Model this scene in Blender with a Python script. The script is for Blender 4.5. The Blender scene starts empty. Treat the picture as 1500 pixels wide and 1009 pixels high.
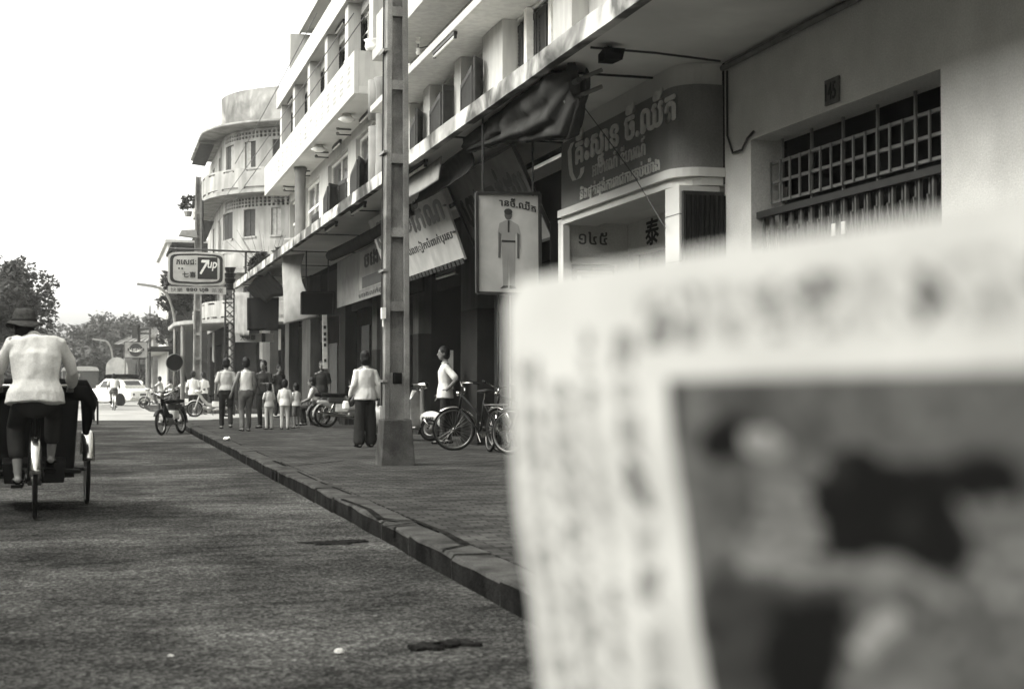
import bpy, bmesh, math, random
from mathutils import Vector, Matrix, noise
random.seed(7)
sc = bpy.context.scene
col = sc.collection
V = Vector
R = math.radians
# ------------------------------------------------------------------ camera
F, CX, CY, H = 2083.0, 750.0, 504.5, 1.18
YAW = math.atan((CX - 148) / F)
PIT = math.atan((562 - CY) / F)
cam_data = bpy.data.cameras.new('camera')
cam = bpy.data.objects.new('camera', cam_data)
col.objects.link(cam)
cam.location = (0, 0, H)
cam.rotation_euler = (math.pi / 2 + PIT, 0, -YAW)
cam_data.sensor_width = 36
cam_data.lens = F / 1500 * 36
cam_data.clip_start = 0.05
cam_data.clip_end = 3000
cam_data.dof.use_dof = True
cam_data.dof.focus_distance = 23
cam_data.dof.aperture_fstop = 3.6
cam_data.dof.aperture_blades = 0
sc.camera = cam
# ------------------------------------------------------------------ sky, sun, exposure
SUN_EL, SUN_AZ = 47.0, 268.0       # azimuth clockwise from +Y (the street runs along +Y): from the left, a little behind
world = bpy.data.worlds.new('World')
sc.world = world
world.use_nodes = True
wn, wl = world.node_tree.nodes, world.node_tree.links
bg = wn['Background']
sky = wn.new('ShaderNodeTexSky')
sky.sky_type = 'NISHITA'
sky.sun_disc = False
sky.sun_elevation = R(SUN_EL)
sky.sun_rotation = R(SUN_AZ)
sky.air_density = 2.0
sky.dust_density = 4.0
sky.ozone_density = 1.0
bw = wn.new('ShaderNodeRGBToBW')
tint = wn.new('ShaderNodeMix')
tint.data_type = 'RGBA'
tint.blend_type = 'MULTIPLY'
tint.inputs[0].default_value = 1
wl.new(sky.outputs[0], bw.inputs[0])
wl.new(bw.outputs[0], tint.inputs[6])
tint.inputs[7].default_value = (1, 0.995, 0.95, 1)
wl.new(tint.outputs[2], bg.inputs[0])
bg.inputs[1].default_value = 0.15
sun_data = bpy.data.lights.new('sun', 'SUN')
sun_data.energy = 0.5
sun_data.angle = R(38)
sun_data.color = (1, 0.985, 0.94)
sun = bpy.data.objects.new('sun', sun_data)
col.objects.link(sun)
az, el = R(SUN_AZ), R(SUN_EL)
to_sun = V((math.sin(az) * math.cos(el), math.cos(az) * math.cos(el), math.sin(el)))
sun.rotation_euler = to_sun.to_track_quat('Z', 'Y').to_euler()
sc.view_settings.view_transform = 'Standard'
sc.view_settings.look = 'None'
sc.view_settings.exposure = 2.05
sc.view_settings.gamma = 1
sc.cycles.use_denoising = True
sc.cycles.max_bounces = 8
sc.cycles.diffuse_bounces = 6
sc.cycles.transparent_max_bounces = 8

# ------------------------------------------------------------------ pixel (photograph) -> place
_f = V((math.sin(YAW) * math.cos(PIT), math.cos(YAW) * math.cos(PIT), math.sin(PIT)))
_r = V((math.cos(YAW), -math.sin(YAW), 0))
_u = _r.cross(_f)
CAM = V((0, 0, H))
def ray(px, py): return _f + _r * ((px - CX) / F) + _u * ((CY - py) / F)
def onX(px, py, X): d = ray(px, py); return CAM + d * (X / d.x)
def onY(px, py, Y): d = ray(px, py); return CAM + d * (Y / d.y)
def onZ(px, py, Z): d = ray(px, py); return CAM + d * ((Z - H) / d.z)
def Yx(px, X): return onX(px, 350, X).y

# ------------------------------------------------------------------ materials (a grey world: black and white film)
MATS = {}
def grey(v): return (v, v * 0.992, v * 0.945, 1)
def mat(name, base, rough=0.8, var=0.25, scale=6.0, bump=0.0, bscale=40.0, metal=0.0, stain=0.0, streak=0.0, streak_scale=(5, 5, 0.7), spec=None, fine=0.0):
    """grey procedural paint: mottling, optional dirt stains and vertical streaks, optional bump"""
    m = bpy.data.materials.new(name)
    MATS[name] = m
    m.use_nodes = True
    nt = m.node_tree
    N, L = nt.nodes, nt.links
    b = N['Principled BSDF']
    b.inputs['Roughness'].default_value = rough
    b.inputs['Metallic'].default_value = metal
    if spec is None: spec = 0.0 if rough >= 0.8 else 0.12
    b.inputs['Specular IOR Level'].default_value = spec
    tc = N.new('ShaderNodeTexCoord')
    def ramp(src, p0, p1, c0, c1):
        r = N.new('ShaderNodeValToRGB')
        r.color_ramp.elements[0].position = p0
        r.color_ramp.elements[1].position = p1
        r.color_ramp.elements[0].color = c0
        r.color_ramp.elements[1].color = c1
        L.new(src, r.inputs[0])
        return r.outputs[0]
    def mul(a, c):
        x = N.new('ShaderNodeMix')
        x.data_type = 'RGBA'
        x.blend_type = 'MULTIPLY'
        x.inputs[0].default_value = 1
        L.new(a, x.inputs[6])
        L.new(c, x.inputs[7])
        return x.outputs[2]
    def nz(sc_, det=5, vec=None, dist=0.0):
        n = N.new('ShaderNodeTexNoise')
        n.inputs['Scale'].default_value = sc_
        n.inputs['Detail'].default_value = det
        n.inputs['Distortion'].default_value = dist
        L.new(vec or tc.outputs['Object'], n.inputs['Vector'])
        return n.outputs['Fac']
    c = ramp(nz(scale), 0.3, 0.7, grey(base * (1 - var)), grey(min(0.9, base * (1 + var * 0.6))))
    if fine:
        c = mul(c, ramp(nz(70.0, 3), 0.35, 0.68, (1 - fine, 1 - fine, 1 - fine, 1), (1 + fine, 1 + fine, 1 + fine, 1)))
    if stain:
        k = 1 - stain
        c = mul(c, ramp(nz(scale * 0.35, 8, dist=0.6), 0.42, 0.56, (k, k, k, 1), (1, 1, 1, 1)))
    if streak:
        mp = N.new('ShaderNodeMapping')
        mp.inputs['Scale'].default_value = streak_scale
        L.new(tc.outputs['Object'], mp.inputs[0])
        k = 1 - streak
        c = mul(c, ramp(nz(1.6, 7, mp.outputs[0], 0.3), 0.40, 0.58, (k, k, k, 1), (1, 1, 1, 1)))
    L.new(c, b.inputs['Base Color'])
    if bump:
        bp = N.new('ShaderNodeBump')
        bp.inputs['Strength'].default_value = bump
        bp.inputs['Distance'].default_value = 0.02
        L.new(nz(bscale, 6), bp.inputs['Height'])
        L.new(bp.outputs[0], b.inputs['Normal'])
    return m
def plain(name, v, rough=0.6, metal=0.0, spec=0.2, var=0.18): return mat(name, v, rough, var, 9.0, metal=metal, spec=spec)

mat('white_wall', 0.44, 0.85, 0.10, 1.2, 0.15, 60, stain=0.10, streak=0.12)
mat('balcony_wall', 0.47, 0.85, 0.08, 1.2, 0.12, 60, stain=0.08, streak=0.08)
mat('old_wall', 0.34, 0.9, 0.14, 1.5, 0.2, 50, stain=0.16, streak=0.30, streak_scale=(1.3, 1.3, 0.25))
mat('attic_wall', 0.32, 0.9, 0.2, 2.2, 0.2, 50, stain=0.45, streak=0.35, streak_scale=(1.0, 1.0, 0.45))
mat('fascia_paint', 0.60, 0.85, 0.1, 3, 0.2, 60, stain=0.8, streak=0.5, streak_scale=(0.9, 0.9, 0.9))
mat('soffit', 0.74, 0.9, 0.12, 1.0, 0.15, 40, stain=0.14)
mat('soffit_light', 0.52, 0.9, 0.12, 1.0, 0.15, 40, stain=0.12)
mat('render_wall', 0.64, 0.9, 0.10, 2.5, 0.30, 90, stain=0.08, fine=0.10)
mat('sign_wall', 0.20, 0.7, 0.18, 2.0, 0.1, 60, fine=0.1)
mat('pale_tile', 0.66, 0.5, 0.08, 2.0)
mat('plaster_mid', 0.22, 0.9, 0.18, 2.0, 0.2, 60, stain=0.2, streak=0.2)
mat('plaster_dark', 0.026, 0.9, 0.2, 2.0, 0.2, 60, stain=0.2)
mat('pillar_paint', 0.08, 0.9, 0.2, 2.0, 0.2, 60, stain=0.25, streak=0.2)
mat('wood_dark', 0.022, 0.6, 0.3, 8.0)
mat('wood_mid', 0.05, 0.65, 0.3, 8.0)
mat('shutter', 0.04, 0.65, 0.25, 7.0)
mat('shutter_pale', 0.30, 0.65, 0.25, 7.0)
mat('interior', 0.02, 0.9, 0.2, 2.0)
mat('glass_dark', 0.02, 0.12, 0.1, 2.0, spec=0.6)
mat('concrete_pole', 0.24, 0.9, 0.30, 4.0, 0.45, 60, stain=0.42, fine=0.14)
mat('concrete_base', 0.09, 0.95, 0.3, 5.0, 0.45, 60, stain=0.35, fine=0.14)
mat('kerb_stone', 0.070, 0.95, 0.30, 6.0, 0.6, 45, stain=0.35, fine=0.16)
mat('kerb_face_shade', 0.022, 0.95, 0.40, 6.0, 0.6, 45, stain=0.4, fine=0.2)  # shade on the upright kerb face, painted as a darker colour
mat('canvas', 0.042, 0.85, 0.3, 5.0, 0.2, 50)
mat('canvas_light', 0.30, 0.85, 0.15, 4.0, 0.2, 50, stain=0.15)
mat('sign_cream', 0.50, 0.7, 0.12, 4.0, stain=0.18)
mat('sign_grey', 0.30, 0.7, 0.15, 4.0, stain=0.2)
mat('plate_enamel', 0.13, 0.5, 0.2, 20.0, stain=0.2)
plain('letter_light', 0.75, 0.6); plain('letter_dark', 0.03, 0.6); plain('letter_mid', 0.09, 0.6); plain('letter_pale', 0.62, 0.6)
plain('metal_dark', 0.04, 0.45, 0.3); plain('metal_grey', 0.22, 0.4, 0.6); plain('grille_paint', 0.20, 0.5, 0.2); plain('gate_paint', 0.12, 0.5, 0.2)
plain('chrome', 0.55, 0.2, 1.0); plain('aluminium', 0.30, 0.35, 0.8); plain('rim_steel', 0.16, 0.35, 0.9)
plain('rubber', 0.012, 0.85, spec=0.08); plain('black', 0.006, 0.8, spec=0.03); plain('paint_black', 0.008, 0.45, spec=0.15)
plain('paint_white', 0.75, 0.35); plain('paint_grey', 0.32, 0.3, spec=0.5); plain('paint_dark', 0.06, 0.35)
plain('porcelain', 0.75, 0.25); plain('tube_white', 0.72, 0.3)
plain('skin', 0.17, 0.6, var=0.1); plain('skin_pale', 0.24, 0.6, var=0.1); plain('hair', 0.007, 0.6, var=0.1)
mat('cloth_white', 0.66, 0.9, 0.10, 7.0, 0.5, 18); mat('cloth_grey', 0.30, 0.9, 0.14, 8.0, 0.5, 18); mat('cloth_light', 0.48, 0.9, 0.12, 8.0, 0.5, 18)
mat('cloth_jacket', 0.60, 0.92, 0.10, 6.0, 0.6, 14, fine=0.08)
mat('cloth_dark', 0.03, 0.9, 0.2, 8.0, 0.4, 18); mat('cloth_mid', 0.13, 0.9, 0.2, 8.0, 0.4, 18)
mat('straw', 0.06, 0.9, 0.3, 30.0, 0.4, 80)
mat('bark', 0.10, 0.95, 0.3, 8.0, 0.5, 20)
mat('leaf_dark', 0.05, 0.6, 0.45, 1.2); mat('leaf_far', 0.055, 0.6, 0.4, 0.8)
mat('roof_tile', 0.22, 0.9, 0.25, 3.0)
mat('dirt', 0.22, 0.95, 0.2, 1.0, 0.3, 30)

def road_mat():
    m = bpy.data.materials.new('asphalt')
    MATS['asphalt'] = m
    m.use_nodes = True
    N, L = m.node_tree.nodes, m.node_tree.links
    b = N['Principled BSDF']
    b.inputs['Roughness'].default_value = 0.72
    b.inputs['Specular IOR Level'].default_value = 0.0
    tc = N.new('ShaderNodeTexCoord')
    def nz(s, d, vec=None, rough=0.5):
        n = N.new('ShaderNodeTexNoise')
        n.inputs['Scale'].default_value = s
        n.inputs['Detail'].default_value = d
        n.inputs['Roughness'].default_value = rough
        L.new(vec or tc.outputs['Object'], n.inputs['Vector'])
        return n.outputs['Fac']
    def ramp(src, pts, tinted=False):
        r = N.new('ShaderNodeValToRGB')
        e = r.color_ramp.elements
        while len(e) < len(pts): e.new(0.5)
        for k, (p, v) in enumerate(pts):
            e[k].position = p
            e[k].color = grey(v) if tinted else (v, v, v, 1)
        L.new(src, r.inputs[0])
        return r.outputs[0]
    def mix(a, c, mode='MULTIPLY', f=1.0):
        x = N.new('ShaderNodeMix')
        x.data_type = 'RGBA'
        x.blend_type = mode
        x.inputs[0].default_value = f
        L.new(a, x.inputs[6]); L.new(c, x.inputs[7])
        return x.outputs[2]
    base = ramp(nz(0.42, 9, rough=0.68), [(0.36, 0.022), (0.5, 0.043), (0.63, 0.084)], True)
    mp = N.new('ShaderNodeMapping')
    mp.inputs['Scale'].default_value = (1.0, 2.6, 1)
    L.new(tc.outputs['Object'], mp.inputs[0])
    base = mix(base, ramp(nz(1.7, 6, mp.outputs[0], 0.65), [(0.30, 0.45), (0.46, 0.95), (0.7, 1.35)]))
    vo = N.new('ShaderNodeTexVoronoi')
    vo.inputs['Scale'].default_value = 58
    L.new(tc.outputs['Object'], vo.inputs['Vector'])
    base = mix(base, ramp(vo.outputs['Color'], [(0.12, 0.45), (0.55, 1.0), (0.95, 2.3)]))
    base = mix(base, ramp(nz(130, 3), [(0.32, 0.6), (0.5, 1.0), (0.68, 1.6)]))
    L.new(base, b.inputs['Base Color'])
    bp = N.new('ShaderNodeBump')
    bp.inputs['Strength'].default_value = 0.55
    bp.inputs['Distance'].default_value = 0.012
    L.new(vo.outputs['Distance'], bp.inputs['Height'])
    bp2 = N.new('ShaderNodeBump')
    bp2.inputs['Strength'].default_value = 0.5
    bp2.inputs['Distance'].default_value = 0.05
    L.new(nz(3.5, 6), bp2.inputs['Height'])
    L.new(bp.outputs[0], bp2.inputs['Normal'])
    L.new(bp2.outputs[0], b.inputs['Normal'])
road_mat()
mat('asphalt_patch', 0.042, 0.85, 0.25, 5.0, 0.5, 80, stain=0.2, fine=0.25)
mat('asphalt_dark', 0.018, 0.85, 0.6, 16.0, 0.5, 60, fine=0.5)
def paving_mat():
    m = mat('paving', 0.062, 0.85, 0.30, 1.4, stain=0.22, fine=0.18)
    N, L = m.node_tree.nodes, m.node_tree.links
    b = N['Principled BSDF']
    tc = [n for n in N if n.type == 'TEX_COORD'][0]
    br = N.new('ShaderNodeTexBrick')
    br.inputs['Scale'].default_value = 1.0
    br.inputs['Brick Width'].default_value = 0.20
    br.inputs['Row Height'].default_value = 0.10
    br.inputs['Mortar Size'].default_value = 0.007
    br.inputs['Color1'].default_value = (1.35, 1.35, 1.35, 1)
    br.inputs['Color2'].default_value = (0.7, 0.7, 0.7, 1)
    br.inputs['Mortar'].default_value = (0.4, 0.4, 0.4, 1)
    L.new(tc.outputs['Object'], br.inputs['Vector'])
    src = b.inputs['Base Color'].links[0].from_socket
    x = N.new('ShaderNodeMix')
    x.data_type = 'RGBA'; x.blend_type = 'MULTIPLY'; x.inputs[0].default_value = 1
    L.new(src, x.inputs[6]); L.new(br.outputs['Color'], x.inputs[7])
    L.new(x.outputs[2], b.inputs['Base Color'])
    bp = N.new('ShaderNodeBump')
    bp.inputs['Strength'].default_value = 0.6
    bp.inputs['Distance'].default_value = 0.01
    bp.invert = True
    L.new(br.outputs['Fac'], bp.inputs['Height'])
    L.new(bp.outputs[0], b.inputs['Normal'])
paving_mat()

# ------------------------------------------------------------------ mesh helpers
SCRATCH = bpy.data.scenes.new('scratch')    # meshes are evaluated alone here, then removed
def evaluated_mesh(o):
    SCRATCH.collection.objects.link(o)
    vl = SCRATCH.view_layers[0]
    vl.update()
    me = bpy.data.meshes.new_from_object(o.evaluated_get(vl.depsgraph))
    SCRATCH.collection.objects.unlink(o)
    return me
class MB:
    def __init__(s): s.v = []; s.f = []; s.m = []
    def add(s, vs, fs, m=0):
        o = len(s.v)
        s.v += [tuple(p) for p in vs]
        s.f += [tuple(i + o for i in f) for f in fs]
        s.m += [m] * len(fs)
        return s
    def box(s, x0, x1, y0, y1, z0, z1, m=0):
        return s.add([(x0,y0,z0),(x1,y0,z0),(x1,y1,z0),(x0,y1,z0),(x0,y0,z1),(x1,y0,z1),(x1,y1,z1),(x0,y1,z1)],
                     [(0,3,2,1),(4,5,6,7),(0,1,5,4),(1,2,6,5),(2,3,7,6),(3,0,4,7)], m)
    def hexa(s, p, m=0):   # eight corners: bottom ring then top ring
        return s.add(p, [(0,3,2,1),(4,5,6,7),(0,1,5,4),(1,2,6,5),(2,3,7,6),(3,0,4,7)], m)
    def bar(s, p, q, w, h=None, up=(0,0,1), m=0):
        p, q = V(p), V(q); h = h or w
        d = (q - p).normalized(); up = V(up)
        if abs(d.dot(up)) > 0.98: up = V((1,0,0))
        a = d.cross(up).normalized() * (w / 2); b = a.cross(d).normalized() * (h / 2)
        return s.hexa([p-a-b, p+a-b, q+a-b, q-a-b, p-a+b, p+a+b, q+a+b, q-a+b], m)
    def tube(s, path, rad, n=8, m=0, cap=True, flat=None, closed=False, ref=None):
        """rad: number or list; flat: (vector, factor) squashes rings along the vector"""
        P = [V(p) for p in path]; k = len(P)
        rr = rad if isinstance(rad, (list, tuple)) else [rad] * k
        vs = []; prev = None
        for i in range(k):
            if closed: d = P[(i+1) % k] - P[i-1]
            else: d = P[min(i+1, k-1)] - P[max(i-1, 0)]
            d.normalize()
            if prev is None:
                a = V(ref) if ref else (V((0,0,1)) if abs(d.z) < 0.9 else V((1,0,0)))
            else: a = prev
            a = (a - d * a.dot(d)).normalized(); prev = a
            b = d.cross(a)
            r = rr[i]
            rx, ry = r if isinstance(r, (list, tuple)) else (r, r)
            for j in range(n):
                t = 2 * math.pi * j / n
                o = a * (math.cos(t) * rx) + b * (math.sin(t) * ry)
                vs.append(P[i] + o)
        fs = []
        for i in range(k if closed else k - 1):
            for j in range(n):
                a0 = i * n + j; a1 = i * n + (j+1) % n; b0 = ((i+1) % k) * n + j; b1 = ((i+1) % k) * n + (j+1) % n
                fs.append((a0, a1, b1, b0))
        if cap and not closed:
            fs.append(tuple(range(n-1, -1, -1))); fs.append(tuple((k-1)*n + j for j in range(n)))
        return s.add(vs, fs, m)
    def round_tube(s, path, rad, n=10, ref=None, m=0):
        """tube with rounded ends; rad list of numbers or (rx, ry)"""
        P = [V(p) for p in path]
        rr = list(rad) if isinstance(rad, (list, tuple)) else [rad] * len(P)
        g = lambda r, k: (r[0]*k, r[1]*k) if isinstance(r, (list, tuple)) else r * k
        mx = lambda r: min(r) if isinstance(r, (list, tuple)) else r
        d0 = (P[0] - P[1]).normalized(); d1 = (P[-1] - P[-2]).normalized()
        A = [P[0] + d0 * mx(rr[0]) * a for a in (0.98, 0.75, 0.4)]; ar = [g(rr[0], k) for k in (0.2, 0.66, 0.92)]
        B = [P[-1] + d1 * mx(rr[-1]) * a for a in (0.4, 0.75, 0.98)]; br = [g(rr[-1], k) for k in (0.92, 0.66, 0.2)]
        return s.tube(A + P + B, ar + rr + br, n, m, ref=ref)
    def cyl(s, p, q, r, n=10, m=0, r2=None): return s.tube([p, q], [r, r if r2 is None else r2], n, m)
    def ball(s, c, r, n=10, k=7, m=0):
        rx, ry, rz = r if isinstance(r, (list, tuple)) else (r, r, r); c = V(c)
        vs = [c + V((0,0,-rz))]
        for i in range(1, k):
            ph = -math.pi/2 + math.pi*i/k
            for j in range(n):
                t = 2*math.pi*j/n
                vs.append(c + V((rx*math.cos(ph)*math.cos(t), ry*math.cos(ph)*math.sin(t), rz*math.sin(ph))))
        vs.append(c + V((0,0,rz))); top = len(vs) - 1
        fs = [(0, 1+(j+1) % n, 1+j) for j in range(n)]
        for i in range(k-2):
            for j in range(n):
                a = 1+i*n+j; b = 1+i*n+(j+1) % n
                fs.append((a, b, b+n, a+n))
        o = 1+(k-2)*n
        fs += [(o+j, o+(j+1) % n, top) for j in range(n)]
        return s.add(vs, fs, m)
    def ring(s, c, axis, Rr, r, n=24, k=8, m=0, a0=0, a1=360, start=None, flat=1.0):
        c = V(c); ax = V(axis).normalized()
        a = V(start) if start else (V((0,0,1)) if abs(ax.z) < 0.9 else V((1,0,0)))
        a = (a - ax*a.dot(ax)).normalized(); b = ax.cross(a)
        full = abs(a1-a0) >= 360
        cnt = n if full else n+1
        pts = [c + (a*math.cos(R(a0+(a1-a0)*i/n)) + b*math.sin(R(a0+(a1-a0)*i/n)))*Rr for i in range(cnt)]
        vs = []
        for p in pts:
            d = (p-c).normalized()
            for j in range(k):
                t = 2*math.pi*j/k
                vs.append(p + d*(math.cos(t)*r) + ax*(math.sin(t)*r*flat))
        fs = []
        for i in range(cnt if full else cnt-1):
            for j in range(k):
                i2 = (i+1) % cnt
                fs.append((i*k+j, i2*k+j, i2*k+(j+1) % k, i*k+(j+1) % k))
        if not full: fs += [tuple(range(k)), tuple((cnt-1)*k+j for j in range(k-1, -1, -1))]
        return s.add(vs, fs, m)
    def prism(s, poly, fn, d0, d1, m=0):
        """poly of (u,v) counter-clockwise; fn(u,v,d)->point"""
        n = len(poly)
        vs = [fn(u, w, d0) for u, w in poly] + [fn(u, w, d1) for u, w in poly]
        fs = [tuple(range(n-1, -1, -1)), tuple(range(n, 2*n))] + [(i, (i+1) % n, (i+1) % n + n, i+n) for i in range(n)]
        return s.add(vs, fs, m)
    def build(s, name, material, parent=None, world=False, smooth=False, bevel=0.0, fix=False):
        me = bpy.data.meshes.new(name)
        vs = s.v
        if world and parent is not None:
            q = parent
            off = V((0, 0, 0))
            while q is not None: off += V(q.location); q = q.parent
            vs = [(a-off.x, b-off.y, c-off.z) for a, b, c in vs]
        me.from_pydata(vs, [], s.f)
        ms = material if isinstance(material, (list, tuple)) else [material]
        for k in ms: me.materials.append(MATS[k])
        if len(ms) > 1: me.polygons.foreach_set('material_index', s.m)
        if fix:
            bm = bmesh.new(); bm.from_mesh(me); bmesh.ops.recalc_face_normals(bm, faces=bm.faces); bm.to_mesh(me); bm.free()
        if smooth: me.shade_smooth()
        me.update()
        o = bpy.data.objects.new(name, me)
        col.objects.link(o)
        if parent is not None: o.parent = parent
        if bevel:
            md = o.modifiers.new('bevel', 'BEVEL'); md.width = bevel; md.segments = 2; md.limit_method = 'ANGLE'
        return o
def empty(name, loc=(0,0,0), rz=0.0):
    o = bpy.data.objects.new(name, None)
    o.empty_display_size = 0.2
    col.objects.link(o)
    o.location = loc; o.rotation_euler = (0, 0, rz)
    return o
LABELS = {}
def tag(o, label=None, cat=None, group=None, kind=None):
    if label: o['label'] = label
    if cat: o['category'] = cat
    if group: o['group'] = group
    if kind: o['kind'] = kind
    return o
def thing(name, label, cat, loc=(0,0,0), rz=0.0, group=None):
    return tag(empty(name, loc, rz), label, cat, group)
def dup(o, parent=None):
    c = o.copy(); col.objects.link(c); c.parent = parent
    for ch in list(o.children): dup(ch, c)
    return c

# ------------------------------------------------------------------ wall with openings on any (u, v, depth) sheet
def wall(mb, fn, u0, u1, v0, v1, holes, th, du=None, m=0, caps=True):
    us = {u0, u1}; vs = {v0, v1}
    for a, b, c, d in holes:
        us |= {max(u0, a), min(u1, b)}; vs |= {max(v0, c), min(v1, d)}
    us = sorted(us); vs = sorted(vs)
    if du:
        ex = []
        for a, b in zip(us, us[1:]):
            k = max(1, int(math.ceil((b-a)/du)))
            ex += [a+(b-a)*i/k for i in range(k)]
        us = ex + [us[-1]]
    nu, nv = len(us)-1, len(vs)-1
    def solid(i, j):
        if i < 0 or j < 0 or i >= nu or j >= nv: return False
        cu, cv = (us[i]+us[i+1])/2, (vs[j]+vs[j+1])/2
        return not any(a < cu < b and c < cv < d for a, b, c, d in holes)
    Q = lambda *p: mb.add([fn(*x) for x in p], [(0,1,2,3)], m)
    for i in range(nu):
        for j in range(nv):
            if not solid(i, j): continue
            a, b, c, d = us[i], us[i+1], vs[j], vs[j+1]
            Q((a,c,0),(b,c,0),(b,d,0),(a,d,0)); Q((b,c,th),(a,c,th),(a,d,th),(b,d,th))
            if not solid(i-1, j): Q((a,c,th),(a,c,0),(a,d,0),(a,d,th))
            if not solid(i+1, j): Q((b,c,0),(b,c,th),(b,d,th),(b,d,0))
            if not solid(i, j-1): Q((a,c,th),(b,c,th),(b,c,0),(a,c,0))
            if not solid(i, j+1): Q((a,d,0),(b,d,0),(b,d,th),(a,d,th))
def street_fn(X): return lambda u, v, d: (X+d, u, v)     # street-facing sheet; depth runs away from the street
def shutter_leaf(parent, p0, p1, z0, z1, m='shutter', name='shutter', th=0.035, pitch=0.05):
    """louvred leaf standing between ground points p0 and p1 (x, y)"""
    mb = MB()
    a, b = V((p0[0], p0[1], 0)), V((p1[0], p1[1], 0))
    d = (b-a); w = d.length; d.normalize(); n = V((-d.y, d.x, 0))
    P = lambda u, z, k: a + d*u + V((0,0,z)) + n*k
    def bx(u0, u1, za, zb, k0, k1): mb.hexa([P(u0,za,k0),P(u1,za,k0),P(u1,za,k1),P(u0,za,k1),P(u0,zb,k0),P(u1,zb,k0),P(u1,zb,k1),P(u0,zb,k1)])
    fr = min(0.07, w*0.18)
    bx(0, fr, z0, z1, -th/2, th/2); bx(w-fr, w, z0, z1, -th/2, th/2)
    bx(fr, w-fr, z0, z0+0.14, -th/2, th/2); bx(fr, w-fr, z1-0.09, z1, -th/2, th/2)
    zm = z0+(z1-z0)*0.42
    bx(fr, w-fr, zm-0.045, zm+0.045, -th/2, th/2)
    for za, zb in ((z0+0.14, zm-0.045), (zm+0.045, z1-0.09)):
        k = max(1, int((zb-za)/pitch))
        for i in range(k):
            z = za+(zb-za)*(i+0.5)/k; hh = (zb-za)/k*0.62
            p = [P(fr,z+hh,-th*0.4),P(w-fr,z+hh,-th*0.4),P(w-fr,z-hh,th*0.4),P(fr,z-hh,th*0.4)]
            mb.add(p, [(0,1,2,3)])
    return mb.build(name, m, parent, world=True)

# ------------------------------------------------------------------ lettering
def _glyphs(text, bold):
    c = bpy.data.curves.new('t', 'FONT')
    c.body = text; c.size = 1; c.resolution_u = 3
    c.extrude = 0.004
    o = bpy.data.objects.new('t', c)
    me = evaluated_mesh(o)
    vs = [tuple(v.co) for v in me.vertices]; fs = [tuple(p.vertices) for p in me.polygons]
    bpy.data.objects.remove(o); bpy.data.meshes.remove(me); bpy.data.curves.remove(c)
    return vs, fs
def lettering(text, fn, width, height, material, parent, bold=0.0, name='lettering', subs=(), depth=0.004, shear=0.0, hook=False, warp=None):
    """text fitted to width x height, laid on fn(u, v, d); subs: (letter, at fraction) small letters set below the line"""
    vs, fs = _glyphs(text, bold)
    if not vs: return None
    xs = [p[0] for p in vs]; ys = [p[1] for p in vs]
    x0, x1, y0, y1 = min(xs), max(xs), min(ys), max(ys)
    sx = width/(x1-x0); sy = height/(y1-y0)
    mb = MB()
    def put(vv, ff, ox=0.0, oy=0.0, k=1.0):
        if bold:      # heavier strokes: the glyph laid over itself, shifted a little
            e = bold*0.8
            for i, (dx, dy) in enumerate(((e,0),(-e,0),(0,e),(0,-e))): put1(vv, ff, ox+dx*sx, oy+dy*sy, k, (i+1)*0.0004)
        put1(vv, ff, ox, oy, k, 0.0)
    def put1(vv, ff, ox, oy, k, lift):
        q = []
        for a, b, c in vv:
            u = ((a-x0)*k)*sx+ox; w = ((b-y0)*k)*sy+oy
            if warp: w += warp(u)
            q.append(fn(u+shear*w, w, (depth if c > 0 else 0.0005)+lift))
        mb.add(q, ff)
    put(vs, fs)
    for ch, at in subs:
        v2, f2 = _glyphs(ch, bold)
        mx = min(p[0] for p in v2); my = max(p[1] for p in v2)
        v3 = [((a-mx)*0.6+x0, (b-my)*0.5+y0, c) for a, b, c in v2]
        put(v3, f2, width*at, -0.04*height)
    if hook:
        pts = [(-0.05,0.75),(-0.10,0.55),(-0.09,0.1),(-0.07,-0.25),(-0.02,-0.5),(0.05,-0.52),(0.10,-0.38),(0.11,-0.2)]
        w = 0.024; vv = []
        for a, b in pts:
            for k in (-w, w): vv.append((a*width*0.75+k*width, b*height+abs(k)*0.2*height))
        mb.add([fn(a, b, depth) for a, b in vv], [(2*i, 2*i+1, 2*i+3, 2*i+2) for i in range(len(pts)-1)])
    return mb.build(name, material, parent, world=True)
# ================================================================== THE SETTING
KX = 2.05            # street face of the kerb
PZ = 0.15            # pavement level
tag(MB().add([(-400,-200,-0.03),(400,-200,-0.03),(400,700,-0.03),(-400,700,-0.03)], [(0,1,2,3)]).build('ground', 'dirt'), kind='structure')
def grid_sheet(x0, x1, y0, y1, nx, ny, z):
    mb = MB()
    vs = [(x0+(x1-x0)*i/nx, y0+(y1-y0)*j/ny, z+0.008*noise.noise((x0+(x1-x0)*i/nx*0.9, (y0+(y1-y0)*j/ny)*0.6, 3.1))) for j in range(ny+1) for i in range(nx+1)]
    fs = [(j*(nx+1)+i, j*(nx+1)+i+1, (j+1)*(nx+1)+i+1, (j+1)*(nx+1)+i) for j in range(ny) for i in range(nx)]
    return mb.add(vs, fs)
road = tag(grid_sheet(-6.6, 30, -20, 170, 90, 280, 0.0).build('road', 'asphalt', smooth=True), kind='structure')
mat('sunlit_road', 0.30, 0.9, 0.2, 0.6, 0.3, 30, stain=0.15, fine=0.12)  # sunlight on the crossing put into a paler road colour
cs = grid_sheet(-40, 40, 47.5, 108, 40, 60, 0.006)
tag(cs.build('cross_street', 'sunlit_road', smooth=True), kind='structure')
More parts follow.
